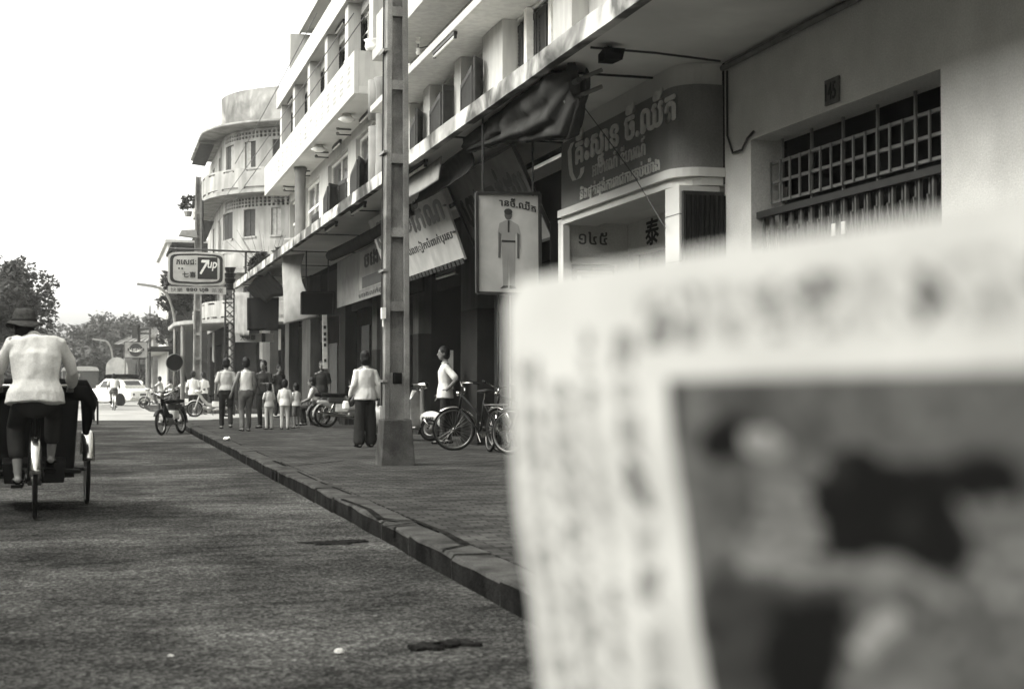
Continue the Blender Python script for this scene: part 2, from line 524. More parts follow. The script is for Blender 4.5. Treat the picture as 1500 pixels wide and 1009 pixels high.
# worn repairs in the asphalt, raised or sunk a few millimetres
def blob_patch(name, cx, cy, rx, ry, z, m, seed, n=60, rag=0.75):
    pts = []
    for i in range(n):
        t = 2*math.pi*i/n
        k = 1+rag*noise.noise((math.cos(t)*1.7, math.sin(t)*1.7, seed))+rag*0.5*noise.noise((math.cos(t)*5, math.sin(t)*5, seed+9))
        pts.append((cx+rx*k*math.cos(t), cy+ry*k*math.sin(t)))
    mb = MB()
    inner = [(cx+(a-cx)*0.93, cy+(b-cy)*0.93) for a, b in pts]
    vs = [(a, b, -0.004) for a, b in pts] + [(a, b, z) for a, b in inner]
    fs = [(i, (i+1) % n, (i+1) % n+n, i+n) for i in range(n)] + [tuple(range(n, 2*n))]
    return mb.add(vs, fs).build(name, m, road)
for k, (px, py, rx, ry, m) in enumerate([(668, 943, 0.13, 0.06, 'asphalt_dark'), (622, 948, 0.09, 0.07, 'asphalt_dark'), (492, 795, 0.22, 0.12, 'asphalt_dark')]):
    p = onZ(px, py, 0)
    blob_patch('asphalt_patch', p.x, p.y, rx, ry, 0.011, m, k*3.3)
# pavement, with a rounded corner at the crossing
ARC = []
for i in range(15):
    t = math.pi/2*i/14
    ARC.append((KX+11.0*(1-math.cos(t)), 38.0+10.5*math.sin(t)))
def inset(pt, d):   # towards the inside of the corner
    cx, cy = KX+11.0, 38.0
    v = V((pt[0]-cx, pt[1]-cy)); l = v.length
    return (cx+v.x*(l-d)/l, cy+v.y*(l-d)/l)
KW = 0.24
pav = [(KX+KW+0.004, -12.0)] + [inset(p, KW+0.004) for p in ARC] + [(30, ARC[-1][1]-KW-0.004), (30, -12.0)]
n = len(pav)
pm = MB().add([(a, b, PZ) for a, b in pav] + [(a, b, -0.02) for a, b in pav], [tuple(range(n-1, -1, -1))] + [((i+1) % n, i, i+n, (i+1) % n+n) for i in range(n)])
pavement = tag(pm.build('pavement', 'paving', fix=True), kind='structure')
# cracks and uneven edges in the paving
for pts, w in [([(400,674),(418,681),(437,681),(460,679)], 0.035), ([(470,678),(505,674),(528,676)], 0.03), ([(410,691),(436,690),(470,706),(514,723)], 0.02), ([(500,730),(540,745),(556,758),(580,761),(606,761),(650,779),(683,797)], 0.028), ([(560,771),(606,765)], 0.03), ([(646,804),(683,797)], 0.018), ([(600,645+47),(640,690),(690,688)], 0.012)]:
    q = [onZ(a, b, PZ+0.004) for a, b in pts]
    mb = MB()
    vs = []
    for i, p in enumerate(q):
        d = (q[min(i+1, len(q)-1)]-q[max(i-1, 0)]).normalized(); nn = V((-d.y, d.x, 0))
        ww = w*(0.5+0.8*random.random())
        vs += [p-nn*ww, p+nn*ww]
    mb.add(vs, [(2*i, 2*i+1, 2*i+3, 2*i+2) for i in range(len(q)-1)])
    mb.build('crack', 'asphalt_dark', pavement)
# kerb stones, one by one
kerb = tag(empty('kerb', (KX, 0, 0)), kind='structure')
def kerb_stone(pts_out, pts_in, dz, drain=False):
    a, b = pts_out; c, d = pts_in
    jit = lambda p, s=0.008: V((p[0]+random.uniform(-s, s), p[1], 0))
    a, b, c, d = [jit(p) for p in (a, b, c, d)]
    g = (b-a).normalized()*0.007
    a += g; c += g; b -= g; d -= g
    z0, z1 = -0.06, PZ+dz
    ed = 0.022
    mb = MB()
    ins = (c-a).normalized()*ed
    prof = lambda o, i: [o+V((0,0,z0)), o+V((0,0,z1-ed)), o+ins*0.35+V((0,0,z1-ed*0.3)), o+ins+V((0,0,z1)), i+V((0,0,z1)), i+V((0,0,z0))]
    k = 4
    vs = []
    for s in range(k+1):
        o = a+(b-a)*(s/k); i = c+(d-c)*(s/k)
        for q in prof(o, i): vs.append(q+V((random.uniform(-.006,.006), 0, random.uniform(-.006,.004))))
    fs = [tuple(range(5, -1, -1)), tuple(k*6+j for j in range(6))]
    for s in range(k):
        for j in range(6): fs.append((s*6+j, s*6+(j+1) % 6, (s+1)*6+(j+1) % 6, (s+1)*6+j))
    mb.add(vs, fs)
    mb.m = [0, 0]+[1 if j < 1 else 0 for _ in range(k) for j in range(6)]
    o = mb.build('kerb_stone', ['kerb_stone', 'kerb_face_shade'], kerb, world=True, fix=True)
    if drain:
        e = MB()
        for t in (0.35, 0.72):
            p = a+(b-a)*t
            e.box(p.x-0.012, p.x+0.05, p.y-0.13, p.y+0.13, 0.0, 0.105)
        e.build('drain_mouth', 'black', kerb, world=True)
y = -6.0
while y < 37.2:
    L = random.choice((0.9, 1.0, 1.1, 1.25))
    y2 = min(y+L, 38.0)
    if 38.0-y2 < 0.5: y2 = 38.0
    kerb_stone(((KX, y), (KX, y2)), ((KX+KW, y), (KX+KW, y2)), random.uniform(-0.012, 0.006), drain=(y <= 17.2 < y2))
    y = y2
for p, q in zip(ARC, ARC[1:]): kerb_stone((p, q), (inset(p, KW), inset(q, KW)), random.uniform(-0.01, 0.006))

# ================================================================== THE ROW OF SHOPHOUSES
XW, XF = 5.75, 4.05
ZS = 4.27
Y1, Y2 = 27.3, 46.0
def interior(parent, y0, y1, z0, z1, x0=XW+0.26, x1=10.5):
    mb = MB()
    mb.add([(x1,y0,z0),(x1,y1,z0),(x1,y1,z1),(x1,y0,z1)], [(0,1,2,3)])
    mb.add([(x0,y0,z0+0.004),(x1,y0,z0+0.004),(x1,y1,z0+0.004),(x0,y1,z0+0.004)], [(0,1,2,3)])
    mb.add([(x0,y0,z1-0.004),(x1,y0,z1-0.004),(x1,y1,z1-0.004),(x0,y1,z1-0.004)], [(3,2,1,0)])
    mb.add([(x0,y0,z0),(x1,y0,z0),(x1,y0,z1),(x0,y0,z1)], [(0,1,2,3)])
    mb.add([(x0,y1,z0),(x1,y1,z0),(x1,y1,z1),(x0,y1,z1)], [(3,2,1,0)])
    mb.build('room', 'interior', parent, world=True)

# ---- near shophouse block
b1 = thing('shophouse_block', 'grey walled shophouse block with grilled gate under a deep awning', 'building', (XW, 10, PZ))
# ground floor wall of number 145
G0, G1, GT = 8.86, 11.95, 3.43
mb = MB()
wall(mb, street_fn(XW), -12.0, 12.52, PZ, ZS, [(G0, G1, PZ, GT)], 0.34)
mb.build('wall', 'render_wall', b1, world=True)
# conduit pipe along the top of the wall
MB().tube([(XW-0.03, 4.0, ZS-0.05), (XW-0.03, 8.5, ZS-0.06), (XW-0.03, 10.2, ZS-0.05), (XW-0.03, 12.5, ZS-0.06)], 0.03, 8).build('conduit', 'plaster_mid', b1, world=True, smooth=True)
MB().tube([(XW-0.02, 12.42, ZS-0.1), (XW-0.02, 12.42, 3.55), (XW-0.02, 12.30, 3.36), (XW-0.02, 12.1, 3.36), (XW-0.02, 11.98, 3.45), (XW-0.02, 11.85, 3.49)], 0.012, 6).build('cable', 'metal_dark', b1, world=True, smooth=True)
plate = MB().box(XW-0.02, XW-0.004, 10.29, 10.52, 3.47, 3.68).build('number_plate', 'plate_enamel', b1, world=True)
# viewed from the street, u runs towards the camera (-Y)
def facade(X, y_left): return lambda u, v, d: (X-d, y_left-u, v)
lettering('145', lambda u, v, d: (XW-0.021-d, 10.50-u, 3.505+v), 0.17, 0.14, 'letter_dark', plate, bold=0.02)
# grille above the gate
gr = MB()
GX = XW+0.2
grille = empty('grille'); grille.parent = b1; grille.location = (GX-XW, 0, 0)
zg = (2.85, 3.03, 3.21)
for z in zg: MB().box(GX-0.012, GX+0.012, G0+0.02, G1-0.02, z-0.013, z+0.013).build('grille_bar', 'grille_paint', grille, world=True)
for i in range(6):
    yy = G0+(G1-G0)*(i+0.25)/5.6
    if yy < G1: MB().box(GX+0.016, GX+0.036, yy-0.011, yy+0.011, 2.74, 3.42).build('grille_bar', 'grille_paint', grille, world=True)
for i in range(17):
    yy = G0+0.05+(G1-G0-0.1)*i/16
    MB().box(GX-0.03, GX-0.014, yy-0.009, yy+0.009, 2.84, 3.22).build('grille_bar', 'grille_paint', grille, world=True)
MB().box(GX+0.32, GX+0.34, G0-0.3, G1+0.3, PZ, 3.9).build('backing', 'black', grille, world=True)
# folding gate
gate = empty('folding_gate'); gate.parent = b1; gate.location = (0.1, 0, 0)
MB().box(XW+0.05, XW+0.11, G0+0.005, G1-0.005, 2.70, 2.76).build('rail', 'metal_dark', gate, world=True)
ns = 33
sl = None
for i in range(ns):
    yy = G0+0.06+(G1-G0-0.12)*i/(ns-1)
    zz = 0 if i % 2 else 0.0
    if sl is None:
        sl = MB().add([(-0.014,-0.011,0),(0.014,-0.011,0),(0.014,0.011,0),(-0.014,0.011,0),(-0.014,-0.011,2.55),(0.014,-0.011,2.55),(0.014,0.011,2.55),(-0.014,0.011,2.55)],
                      [(0,3,2,1),(4,5,6,7),(0,1,5,4),(1,2,6,5),(2,3,7,6),(3,0,4,7)]).build('gate_slat', 'gate_paint', gate)
        o = sl
    else:
        o = sl.copy(); col.objects.link(o); o.parent = gate
    o.location = (0.0+0.03*(i % 2), yy-10, 0.05)
lat = MB()
for i in range(ns-1):
    ya = G0+0.06+(G1-G0-0.12)*i/(ns-1); yb = G0+0.06+(G1-G0-0.12)*(i+1)/(ns-1)
    for z in (0.5, 1.1, 1.7, 2.2):
        lat.bar((XW+0.1, ya, z), (XW+0.1, yb, z+0.38), 0.008, 0.018); lat.bar((XW+0.112, yb, z), (XW+0.112, ya, z+0.38), 0.008, 0.018)
tag(lat.build('lattice_strip', 'gate_paint', gate, world=True), kind='stuff')
for yy in (10.34, 10.50): MB().box(XW+0.04, XW+0.048, yy-0.03, yy+0.03, 2.40, 2.50).build('lock_plate', 'paint_white', gate, world=True)

# upper wall of the near block; openings measured from the photograph
up = [(601, 619.5), (631, 664), (676, 706), (757, 768), (775, 803)]
holes = [(Yx(b, XW), Yx(a, XW), 4.5, 6.42) for a, b in up]
holes += [(y0, y0+1.4, 4.5, 6.42) for y0 in (1.0, 4.2, 7.4, 10.6)]
holes += [(a, b, 7.75, 9.6) for a, b, c, d in holes if b-a > 0.8]
mb = MB()
wall(mb, street_fn(XW), -12.0, Y1, 4.44, 12.2, holes, 0.24)
mb.build('wall', 'white_wall', b1, world=True)
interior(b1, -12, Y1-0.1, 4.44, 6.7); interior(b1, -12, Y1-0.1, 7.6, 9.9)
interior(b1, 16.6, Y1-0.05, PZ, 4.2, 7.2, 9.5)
# piers between the openings
for a, b in ((619.8, 629.4), (665, 675), (707, 736), (810, 838), (592, 600)):
    ya, yb = Yx(b, XW-0.22), Yx(a, XW-0.22)
    MB().box(XW-0.22, XW-0.004, ya, yb, 4.36, 6.44).build('pier', 'white_wall', b1, world=True)
for px in (770.5, 806.5):
    ya = Yx(px, XW-0.06)
    MB().box(XW-0.07, XW+0.03, ya-0.07, ya+0.07, 4.36, 6.44).build('window_frame', 'paint_white', b1, world=True)
# sun canopy slab, slab above it, roof slab
MB().box(XW-0.75, XW-0.003, -12, Y1-0.05, 6.45, 6.58).build('canopy_slab', 'white_wall', b1, world=True, bevel=0.01)
MB().box(XW-0.75, XW-0.003, -12, Y1-0.25, 7.42, 7.62).build('floor_slab', 'white_wall', b1, world=True, bevel=0.01)
MB().box(XW-0.68, XW-0.58, -12, Y1-0.3, 7.62, 8.3).build('parapet', 'white_wall', b1, world=True)
MB().box(XW-0.9, 16, -12, Y1-0.05, 12.0, 12.25).build('roof_slab', 'white_wall', b1, world=True)
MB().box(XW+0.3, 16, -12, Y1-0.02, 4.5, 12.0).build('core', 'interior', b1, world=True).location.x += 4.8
# shutters of the near block (zigzag leaves)
def leaves(parent, lst, z0, z1, m='shutter'):
    for (pa, xa), (pb, xb), dz in lst:
        shutter_leaf(parent, (xa, Yx(pa, xa)), (xb, Yx(pb, xb)), z0, z1+dz, m)
leaves(b1, [((601, XW-0.2), (609, XW-0.42), 0), ((610, XW-0.42), (618, XW-0.24), 0.1), ((630, XW-0.24), (646, XW-0.44), 0), ((648, XW-0.44), (664, XW-0.24), 0.1), ((675.5, XW-0.24), (692, XW-0.44), 0.0), ((694, XW-0.44), (706, XW-0.25), 0.12), ((757, XW+0.03), (767, XW+0.03), 0.4), ((776, XW+0.04), (787, XW+0.04), 0.4), ((789, XW+0.04), (802, XW+0.04), 0.4)], 4.5, 5.95)
# downpipe at the end of the block, with its collar
dp = MB().cyl((XW-0.38, Yx(549, XW-0.38), 4.4), (XW-0.38, Yx(549, XW-0.38), 6.45), 0.14, 12).build('downpipe', 'plaster_mid', b1, world=True, smooth=True)
MB().cyl((XW-0.38, Yx(549, XW-0.38), 6.6), (XW-0.38, Yx(549, XW-0.38), 7.4), 0.15, 12).build('downpipe', 'plaster_mid', b1, world=True, smooth=True)
# insulators on the pale wall
for z in (7.02, 7.22):
    yy = Yx(612, XW-0.3)
    bk = MB().tube([(XW-0.01, yy-0.4, z), (XW-0.3, yy, z), (XW-0.3, yy, z+0.1)], 0.012, 6).build('insulator_bracket', 'metal_dark', b1, world=True)
    MB().tube([(XW-0.3, yy, z+0.08), (XW-0.3, yy, z+0.12), (XW-0.3, yy, z+0.16), (XW-0.3, yy, z+0.2)], [0.03, 0.045, 0.03, 0.045], 8).build('insulator', 'porcelain', bk, world=True)

# ---- the awning over the pavement (one part for each block)
def awning(parent, y0, y1):
    MB().box(XF+0.1, XW-0.002, y0, y1, ZS, 4.36).build('awning_slab', 'soffit', parent, world=True)
    # lip, slightly ragged
    mb = MB(); k = int((y1-y0)/0.5); vs = []
    for i in range(k+1):
        y = y0+(y1-y0)*i/k
        j = lambda a: a*noise.noise((y*1.3, 5.0, a*40))
        vs += [(XF, y, 4.20+j(0.008)), (XF+0.1, y, 4.20+j(0.006)), (XF+0.1, y, 4.42+j(0.01)), (XF, y, 4.39+j(0.014))]
    fs = [(0,1,2,3), tuple(k*4+i for i in (3,2,1,0))]
    for i in range(k):
        for j in range(4): fs.append((i*4+j, (i+1)*4+j, (i+1)*4+(j+1) % 4, i*4+(j+1) % 4))
    mb.add(vs, fs); mb.build('awning_lip', 'fascia_paint', parent, world=True, fix=True)
    y = y0+1.9
    while y < y1-0.5:
        MB().box(XF+0.12, XW-0.01, y-0.012, y+0.012, ZS-0.022, ZS-0.002).build('awning_joint', 'plaster_dark', parent, world=True)
        y += 3.9
awning(b1, -12, Y1-0.003)
# light soffit beam above the sign shop
# ---- shop with the dark Khmer sign
SX = 5.30; SY0, SY1 = 12.55, 16.2
s1 = thing('sign_shop', 'recessed shopfront with pale posts beneath a dark wall of Khmer lettering', 'shop', (SX, 14, PZ))
def rounded(off, y1=SY1+0.0):
    x0 = SX-off; y0 = SY0-off; r = 0.3
    p = [(XW-0.003, y0)]
    for i in range(7):
        t = math.pi/2*i/6
        p.append((x0+r-r*math.sin(t), y0+r-r*math.cos(t)))
    p += [(x0, y1), (XW-0.003, y1)]
    return p[::-1]
flat = lambda u, v, d: (u, v, d)
MB().prism(rounded(0), flat, 3.255, 4.06).build('sign_panel', 'sign_wall', s1, world=True, fix=True)
MB().prism(rounded(-0.02), flat, 4.065, ZS-0.002).build('soffit_beam', 'soffit', s1, world=True, fix=True)
MB().prism(rounded(0.05), flat, 3.165, 3.25).build('sill_band', 'pale_tile', s1, world=True, fix=True)
MB().prism(rounded(0.0), flat, 3.085, 3.16).build('sill_band', 'pale_tile', s1, world=True, fix=True)
post = MB().box(SX, SX+0.42, SY0+0.03, SY0+0.38, PZ, 3.08).build('post', 'pale_tile', s1, world=True)
MB().box(SX-0.01, SX+0.07, SY1-0.1, SY1-0.0, PZ, 3.08).build('post', 'pale_tile', s1, world=True)
for z in (0.7, 1.25, 1.8, 2.35, 2.8): MB().box(SX-0.003, SX+0.1, SY0+0.028, SY0+0.381, z, z+0.008).build('tile_joint', 'plaster_mid', post, world=True)
# folded scissor gate on the return
fg = MB().box(SX+0.02, XW-0.01, SY0-0.03, SY0+0.02, PZ, 3.02).build('folded_gate', 'metal_dark', s1, world=True)
for i in range(9): MB().box(SX+0.03+i*0.05, SX+0.045+i*0.05, SY0-0.055, SY0-0.032, PZ, 2.98).build('gate_slat', 'paint_black', fg, world=True)
# recess
RX = 6.15
mb = MB(); wall(mb, lambda u, v, d: (SX+u, SY1+0.004+d, v), 0.0, RX-SX, PZ, 3.12, [(0.1, 0.72, PZ, 2.62)], 0.12); mb.build('side_wall', 'render_wall', s1, world=True)
mb = MB(); wall(mb, street_fn(RX), SY0, SY1, PZ, 3.12, [(SY0+0.4, SY1-0.05, PZ, 2.74)], 0.12); mb.build('back_wall', 'render_wall', s1, world=True)
MB().box(SX+0.02, RX+1.5, SY0+0.4, SY1+0.2, 3.125, 3.16).build('recess_ceiling', 'soffit', s1, world=True)
for a, b, c, d in ((0.06, 0.12, PZ, 2.7), (0.70, 0.77, PZ, 2.7), (0.12, 0.70, 2.62, 2.7), (0.2, 0.24, PZ, 2.54), (0.6, 0.64, PZ, 2.54), (0.24, 0.6, 2.48, 2.54)):
    MB().box(SX+a, SX+b, SY1-0.03, SY1+0.0, c, d).build('door_frame', 'pale_tile', s1, world=True)
MB().box(SX+0.02, RX+0.4, SY1+0.5, SY1+0.52, PZ, 3.2).build('room', 'interior', s1, world=True)
MB().box(RX+0.9, RX+0.95, SY0-0.2, SY1+0.6, PZ, 3.2).build('room', 'interior', s1, world=True)
MB().box(SX+0.47, SX+0.7, SY1+0.2, SY1+0.22, PZ, 2.6).build('glass_pane', 'plaster_mid', s1, world=True)
lettering('១៤៥', lambda u, v, d: (SX+0.22+u, SY1-d, 2.86+v), 0.36, 0.15, 'letter_mid', s1, bold=0.015)
lettering('泰', lambda u, v, d: (RX-d, 15.6-u, 2.80+v), 0.40, 0.30, 'letter_dark', s1, bold=0.03)
lettering('發', lambda u, v, d: (RX-d, 14.95-u, 2.80+v), 0.40, 0.30, 'letter_dark', s1, bold=0.03)
sg = lambda y, z: (lambda u, v, d: (SX-d, y-u, z+v))
def sign_line(text, pl, pr, py_bottom, hgt, m, **kw):
    y0, y1 = Yx(pl, SX), Yx(pr, SX)
    lettering(text, sg(y0, onX(pl, py_bottom, SX).z), y0-y1, hgt, m, s1, **kw)
sign_line('គីះសាន ចី.ឈីត', 845, 990, 241, 0.36, 'letter_light', bold=0.03, subs=(('ថ', 0.26),), hook=True, depth=0.015)
sign_line('អាហរណ៍ នីហរណ៍', 869, 946, 259, 0.19, 'letter_pale', bold=0.015, depth=0.012)
sign_line('និងផត់ផង់ការរាជការគប់យ៉ាង', 851, 967, 293, 0.15, 'letter_light', bold=0.02, subs=(('គ', 0.14), ('គ', 0.27), ('រ', 0.76)), depth=0.012)

# ---- bays beyond the sign shop: dark open shopfronts between pillars
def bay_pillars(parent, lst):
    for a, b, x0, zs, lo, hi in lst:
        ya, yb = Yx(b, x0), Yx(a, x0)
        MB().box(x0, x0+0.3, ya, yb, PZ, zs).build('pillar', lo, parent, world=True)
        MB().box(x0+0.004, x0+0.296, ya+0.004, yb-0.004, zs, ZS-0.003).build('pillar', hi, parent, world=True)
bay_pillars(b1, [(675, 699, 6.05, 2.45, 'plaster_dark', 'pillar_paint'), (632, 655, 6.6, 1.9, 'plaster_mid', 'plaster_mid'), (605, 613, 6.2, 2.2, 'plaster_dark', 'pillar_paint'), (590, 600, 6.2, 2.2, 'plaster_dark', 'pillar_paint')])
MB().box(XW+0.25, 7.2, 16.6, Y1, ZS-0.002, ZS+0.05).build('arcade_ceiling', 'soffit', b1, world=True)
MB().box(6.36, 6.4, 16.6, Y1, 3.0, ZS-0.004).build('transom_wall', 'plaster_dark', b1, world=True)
for y in (17.3, 18.2, 19.3, 20.4, 23.9, 24.6, 25.6, 26.6):
    MB().box(6.9, 6.96, y, y+0.5, PZ, 2.9).build('door_panel', 'wood_dark', b1, world=True)
# ---- far shophouse block, with the long balcony
b2 = thing('balcony_shophouse', 'white shophouse block with a long balcony and a recessed top floor', 'building', (XW, 36, PZ))
awning(b2, Y1+0.003, Y2)
XB = 5.0                                    # street face of the balcony
win = [(416, 433), (446, 467), (480, 509), (521, 553)]
h2 = [(Yx(b, XW), Yx(a, XW), 4.5, 6.95) for a, b in win]
h2 = [(max(Y1+0.15, a), min(b, Y2-0.4), c, d) for a, b, c, d in h2]
h3 = [(Y1+0.8+i*3.05, Y1+2.9+i*3.05, 8.3, 9.75) for i in range(6)]
mb = MB(); wall(mb, street_fn(XW), Y1+0.006, Y2-0.3, 4.40, 10.2, h2+h3, 0.24); mb.build('wall', 'white_wall', b2, world=True)
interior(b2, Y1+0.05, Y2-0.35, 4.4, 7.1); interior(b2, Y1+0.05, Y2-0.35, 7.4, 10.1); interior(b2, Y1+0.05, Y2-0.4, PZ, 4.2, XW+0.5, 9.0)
# end wall towards the crossing
mb = MB(); wall(mb, lambda u, v, d: (XW+u, Y2-0.3-d, v), 0.0, 10, PZ, 12.4, [(2, 3.2, 5, 6.8), (6, 7.2, 5, 6.8), (2, 3.2, 8.2, 9.8), (6, 7.2, 8.2, 9.8)], 0.2); mb.build('end_wall', 'white_wall', b2, world=True)
MB().box(XW+4.9, 16, Y1+0.05, Y2-0.6, PZ, 12.3).build('core', 'interior', b2, world=True)
# balcony: floor, parapet pierced by small holes, end walls
BY0, BY1 = 29.1, 45.9
MB().box(XB+0.1, XW-0.003, BY0, BY1, 7.22, 7.36).build('balcony_slab', 'soffit_light', b2, world=True)
hl = []
y = BY0+0.5
while y < BY1-0.6:
    for z in (7.45, 7.72):
        for k in (0, 0.13, 0.26):
            hl.append((y+k, y+k+0.055, z, z+0.055)); hl.append((y+k, y+k+0.055, z+0.1, z+0.155))
    y += 0.95
mb = MB(); wall(mb, street_fn(XB), BY0, BY1, 7.2, 8.1, hl, 0.09); tag(mb.build('balcony_parapet', 'balcony_wall', b2, world=True), kind='stuff')
for ya in (BY0+0.002, BY1-0.102): MB().box(XB+0.092, XW-0.003, ya, ya+0.1, 7.2, 8.1).build('balcony_end', 'white_wall', b2, world=True)
# urn on the balcony end
MB().tube([(XB+0.45, BY0+0.05, z) for z in (8.1, 8.14, 8.2, 8.3, 8.34)], [0.13, 0.2, 0.22, 0.2, 0.24], 12).build('planter', 'paint_white', b2, world=True, smooth=True)
# third floor columns, eave slab, terrace parapet, top floor and roof slab
for i in range(6):
    y = BY0+0.3+i*3.15
    MB().box(XW-0.3, XW-0.004, y, y+0.45, 7.36, 10.02).build('column', 'white_wall', b2, world=True)
MB().box(5.45, XW-0.003, Y1+0.05, Y2-0.2, 10.03, 10.16).build('eave_slab', 'soffit_light', b2, world=True)
MB().box(5.36, 5.447, Y1+0.05, Y2-0.2, 10.0, 10.56).build('terrace_parapet', 'balcony_wall', b2, world=True)
MB().box(7.3, 7.5, Y1+0.05, Y2-0.35, 10.16, 12.5).build('top_floor_wall', 'white_wall', b2, world=True)
for i in range(5):
    y = Y1+1.2+i*4.1
    MB().box(6.4, 6.7, y, y+0.3, 10.16, 12.46).build('top_column', 'white_wall', b2, world=True)
MB().box(6.1, 16, Y1+0.05, Y2-0.4, 12.47, 12.62).build('roof_slab', 'soffit_light', b2, world=True)
MB().box(6.03, 6.097, Y1+0.05, Y2-0.4, 12.42, 12.76).build('roof_edge', 'balcony_wall', b2, world=True)
# windows and shutters
for a, b, c, d in h2+h3:
    mm = (a+b)/2
    fr = MB()
    wf = MB().box(XW+0.1, XW+0.16, a, a+0.06, c, d).box(XW+0.1, XW+0.16, b-0.06, b, c, d).box(XW+0.1, XW+0.16, a+0.06, b-0.06, d-0.07, d).box(XW+0.1, XW+0.16, mm-0.025, mm+0.025, c, d-0.07).build('window_frame', 'paint_white', b2, world=True)
    MB().box(XW+0.12, XW+0.13, a+0.06, b-0.06, c+(d-c)*0.7, c+(d-c)*0.73).build('glazing_bar', 'paint_white', wf, world=True)
    MB().box(XW+0.14, XW+0.145, a+0.06, b-0.06, c, d-0.07).build('pane', 'glass_dark', wf, world=True)
for a, b, c, d in h3:
    for y0, y1 in ((a, a+0.5), (b-0.5, b)): shutter_leaf(b2, (XW+0.05, y0), (XW+0.05, y1), c, d, 'shutter', pitch=0.08)
leaves(b2, [((474, XW-0.1), (480, XW-0.35), 0), ((481.5, XW-0.36), (494, XW-0.1), 0.05), ((496, XW-0.08), (507, XW-0.02), 0.1), ((513.5, XW-0.12), (523, XW-0.38), 0), ((525, XW-0.38), (534, XW-0.12), 0.05), ((536, XW-0.1), (545, XW-0.32), 0.05), ((547, XW-0.3), (553, XW-0.06), 0.05)], 4.5, 6.1)
leaves(b2, [((457, XW+0.06), (466, XW+0.06), 0.0)], 4.5, 6.0)
# round columns that carry the balcony
for px in (439.5, 561):
    x = XB+0.3; y = Yx(px, x)
    c = MB().tube([(x, y, 4.38), (x, y, 5.5), (x, y, 5.52), (x, y, 7.0), (x, y, 7.19)], [0.16, 0.16, 0.15, 0.15, 0.19], 14).build('round_column', 'plaster_mid', b2, world=True, smooth=True)
# lamps in the balcony soffit and small wall bulkheads
for px, py in ((508, 170), (467, 212)):
    p = onX(px, py, XB+0.25); p.z = 7.2
    lp = MB().tube([(p.x, p.y, 7.215), (p.x, p.y, 7.15), (p.x, p.y, 7.1), (p.x, p.y, 7.04)], [0.10, 0.12, 0.20, 0.1], 14).build('ceiling_lamp', 'paint_white', b2, world=True, smooth=True)
for px, py in ((502, 199), (470, 228), (444, 253), (422, 278), (407, 297)):
    p = onX(px, py, XB+0.45)
    for k in (0, 0.13):
        MB().bar((p.x-0.12, p.y, 7.19-k), (p.x+0.2, p.y, 7.19-k), 0.05, 0.03).build('wire_bracket', 'metal_dark', b2, world=True)
        MB().ball((p.x-0.12, p.y, 7.21-k), 0.045, 6, 5).build('insulator', 'plaster_mid', b2, world=True)

# ---- ground floor of the far block
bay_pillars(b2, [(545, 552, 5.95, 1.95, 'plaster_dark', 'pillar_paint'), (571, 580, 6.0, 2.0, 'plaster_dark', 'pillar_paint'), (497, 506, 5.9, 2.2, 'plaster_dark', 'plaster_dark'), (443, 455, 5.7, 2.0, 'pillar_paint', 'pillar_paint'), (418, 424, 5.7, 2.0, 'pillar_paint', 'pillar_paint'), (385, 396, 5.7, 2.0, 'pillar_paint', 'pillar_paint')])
for px0, px1, z in ((510, 515, 2.6), (530, 541, 2.6), (557, 565, 2.4), (460, 470, 2.4), (482, 494, 2.3), (428, 438, 2.4), (402, 412, 2.4)):
    ya, yb = Yx(px1, 6.2), Yx(px0, 6.2)
    MB().box(6.2, 6.25, ya, yb, PZ, z).build('door_panel', 'wood_mid', b2, world=True)
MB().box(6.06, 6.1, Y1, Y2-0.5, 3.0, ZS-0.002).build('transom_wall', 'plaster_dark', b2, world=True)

# ================================================================== SIGNS AND AWNINGS UNDER THE ARCADE
def board(name, label, corners, m, frame=None, th=0.03, cat='sign'):
    """corners: top-left, top-right, bottom-right, bottom-left as seen from the street; returns (root, fn, w, h)"""
    tl, tr, br, bl = [V(c) for c in corners]
    base = (bl+br)/2
    root = thing(name, label, cat, base)
    nrm = (tr-tl).cross(bl-tl).normalized()         # towards the viewer is -nrm or nrm, fixed below
    if nrm.dot(CAM-tl) < 0: nrm = -nrm
    MB().hexa([bl, br, br-nrm*th, bl-nrm*th, tl, tr, tr-nrm*th, tl-nrm*th]).build('board', m, root, world=True, fix=True)
    if frame:
        for a, b in ((tl, tr), (tr, br), (br, bl), (bl, tl)): MB().bar(a+nrm*0.004, b+nrm*0.004, 0.035, 0.05, up=nrm).build('frame', frame, root, world=True)
    w = (br-bl).length; h = (tl-bl).length
    ux = (br-bl).normalized(); uy = (tl-bl).normalized()
    return root, (lambda u, v, d: bl+ux*u+uy*v+nrm*(d+0.001)), w, h
# hanging poster of a tailor's uniform
PY = 15.6
q = [onY(a, b, PY) for a, b in ((698, 283), (790, 284), (791, 432), (699, 429))]
ps, fn, w, h = board('hanging_poster', 'cream hanging signboard painted with a standing man in uniform', q, 'sign_cream', 'metal_dark')
lettering('ានចី.ឈីត', fn_off := (lambda u, v, d: fn(w*0.36+u, h*0.885+v, d)), w*0.58, h*0.085, 'letter_dark', ps, bold=0.03, warp=lambda u: -0.25*(u/w)**2*h*0.6)
def fig(name, poly, m, d=0.003):
    MB().prism([(a*w, b*h) for a, b in poly], fn, 0.0, d).build(name, m, ps, world=True, fix=True)
fig('painted_head', [(0.50+0.062*math.cos(t*math.pi/7), 0.80+0.055*math.sin(t*math.pi/7)) for t in range(14)], 'letter_mid')
fig('painted_cap', [(0.50+0.066*math.cos(t*math.pi/7), 0.828+0.032*math.sin(t*math.pi/7)) for t in range(14)], 'letter_dark', 0.004)
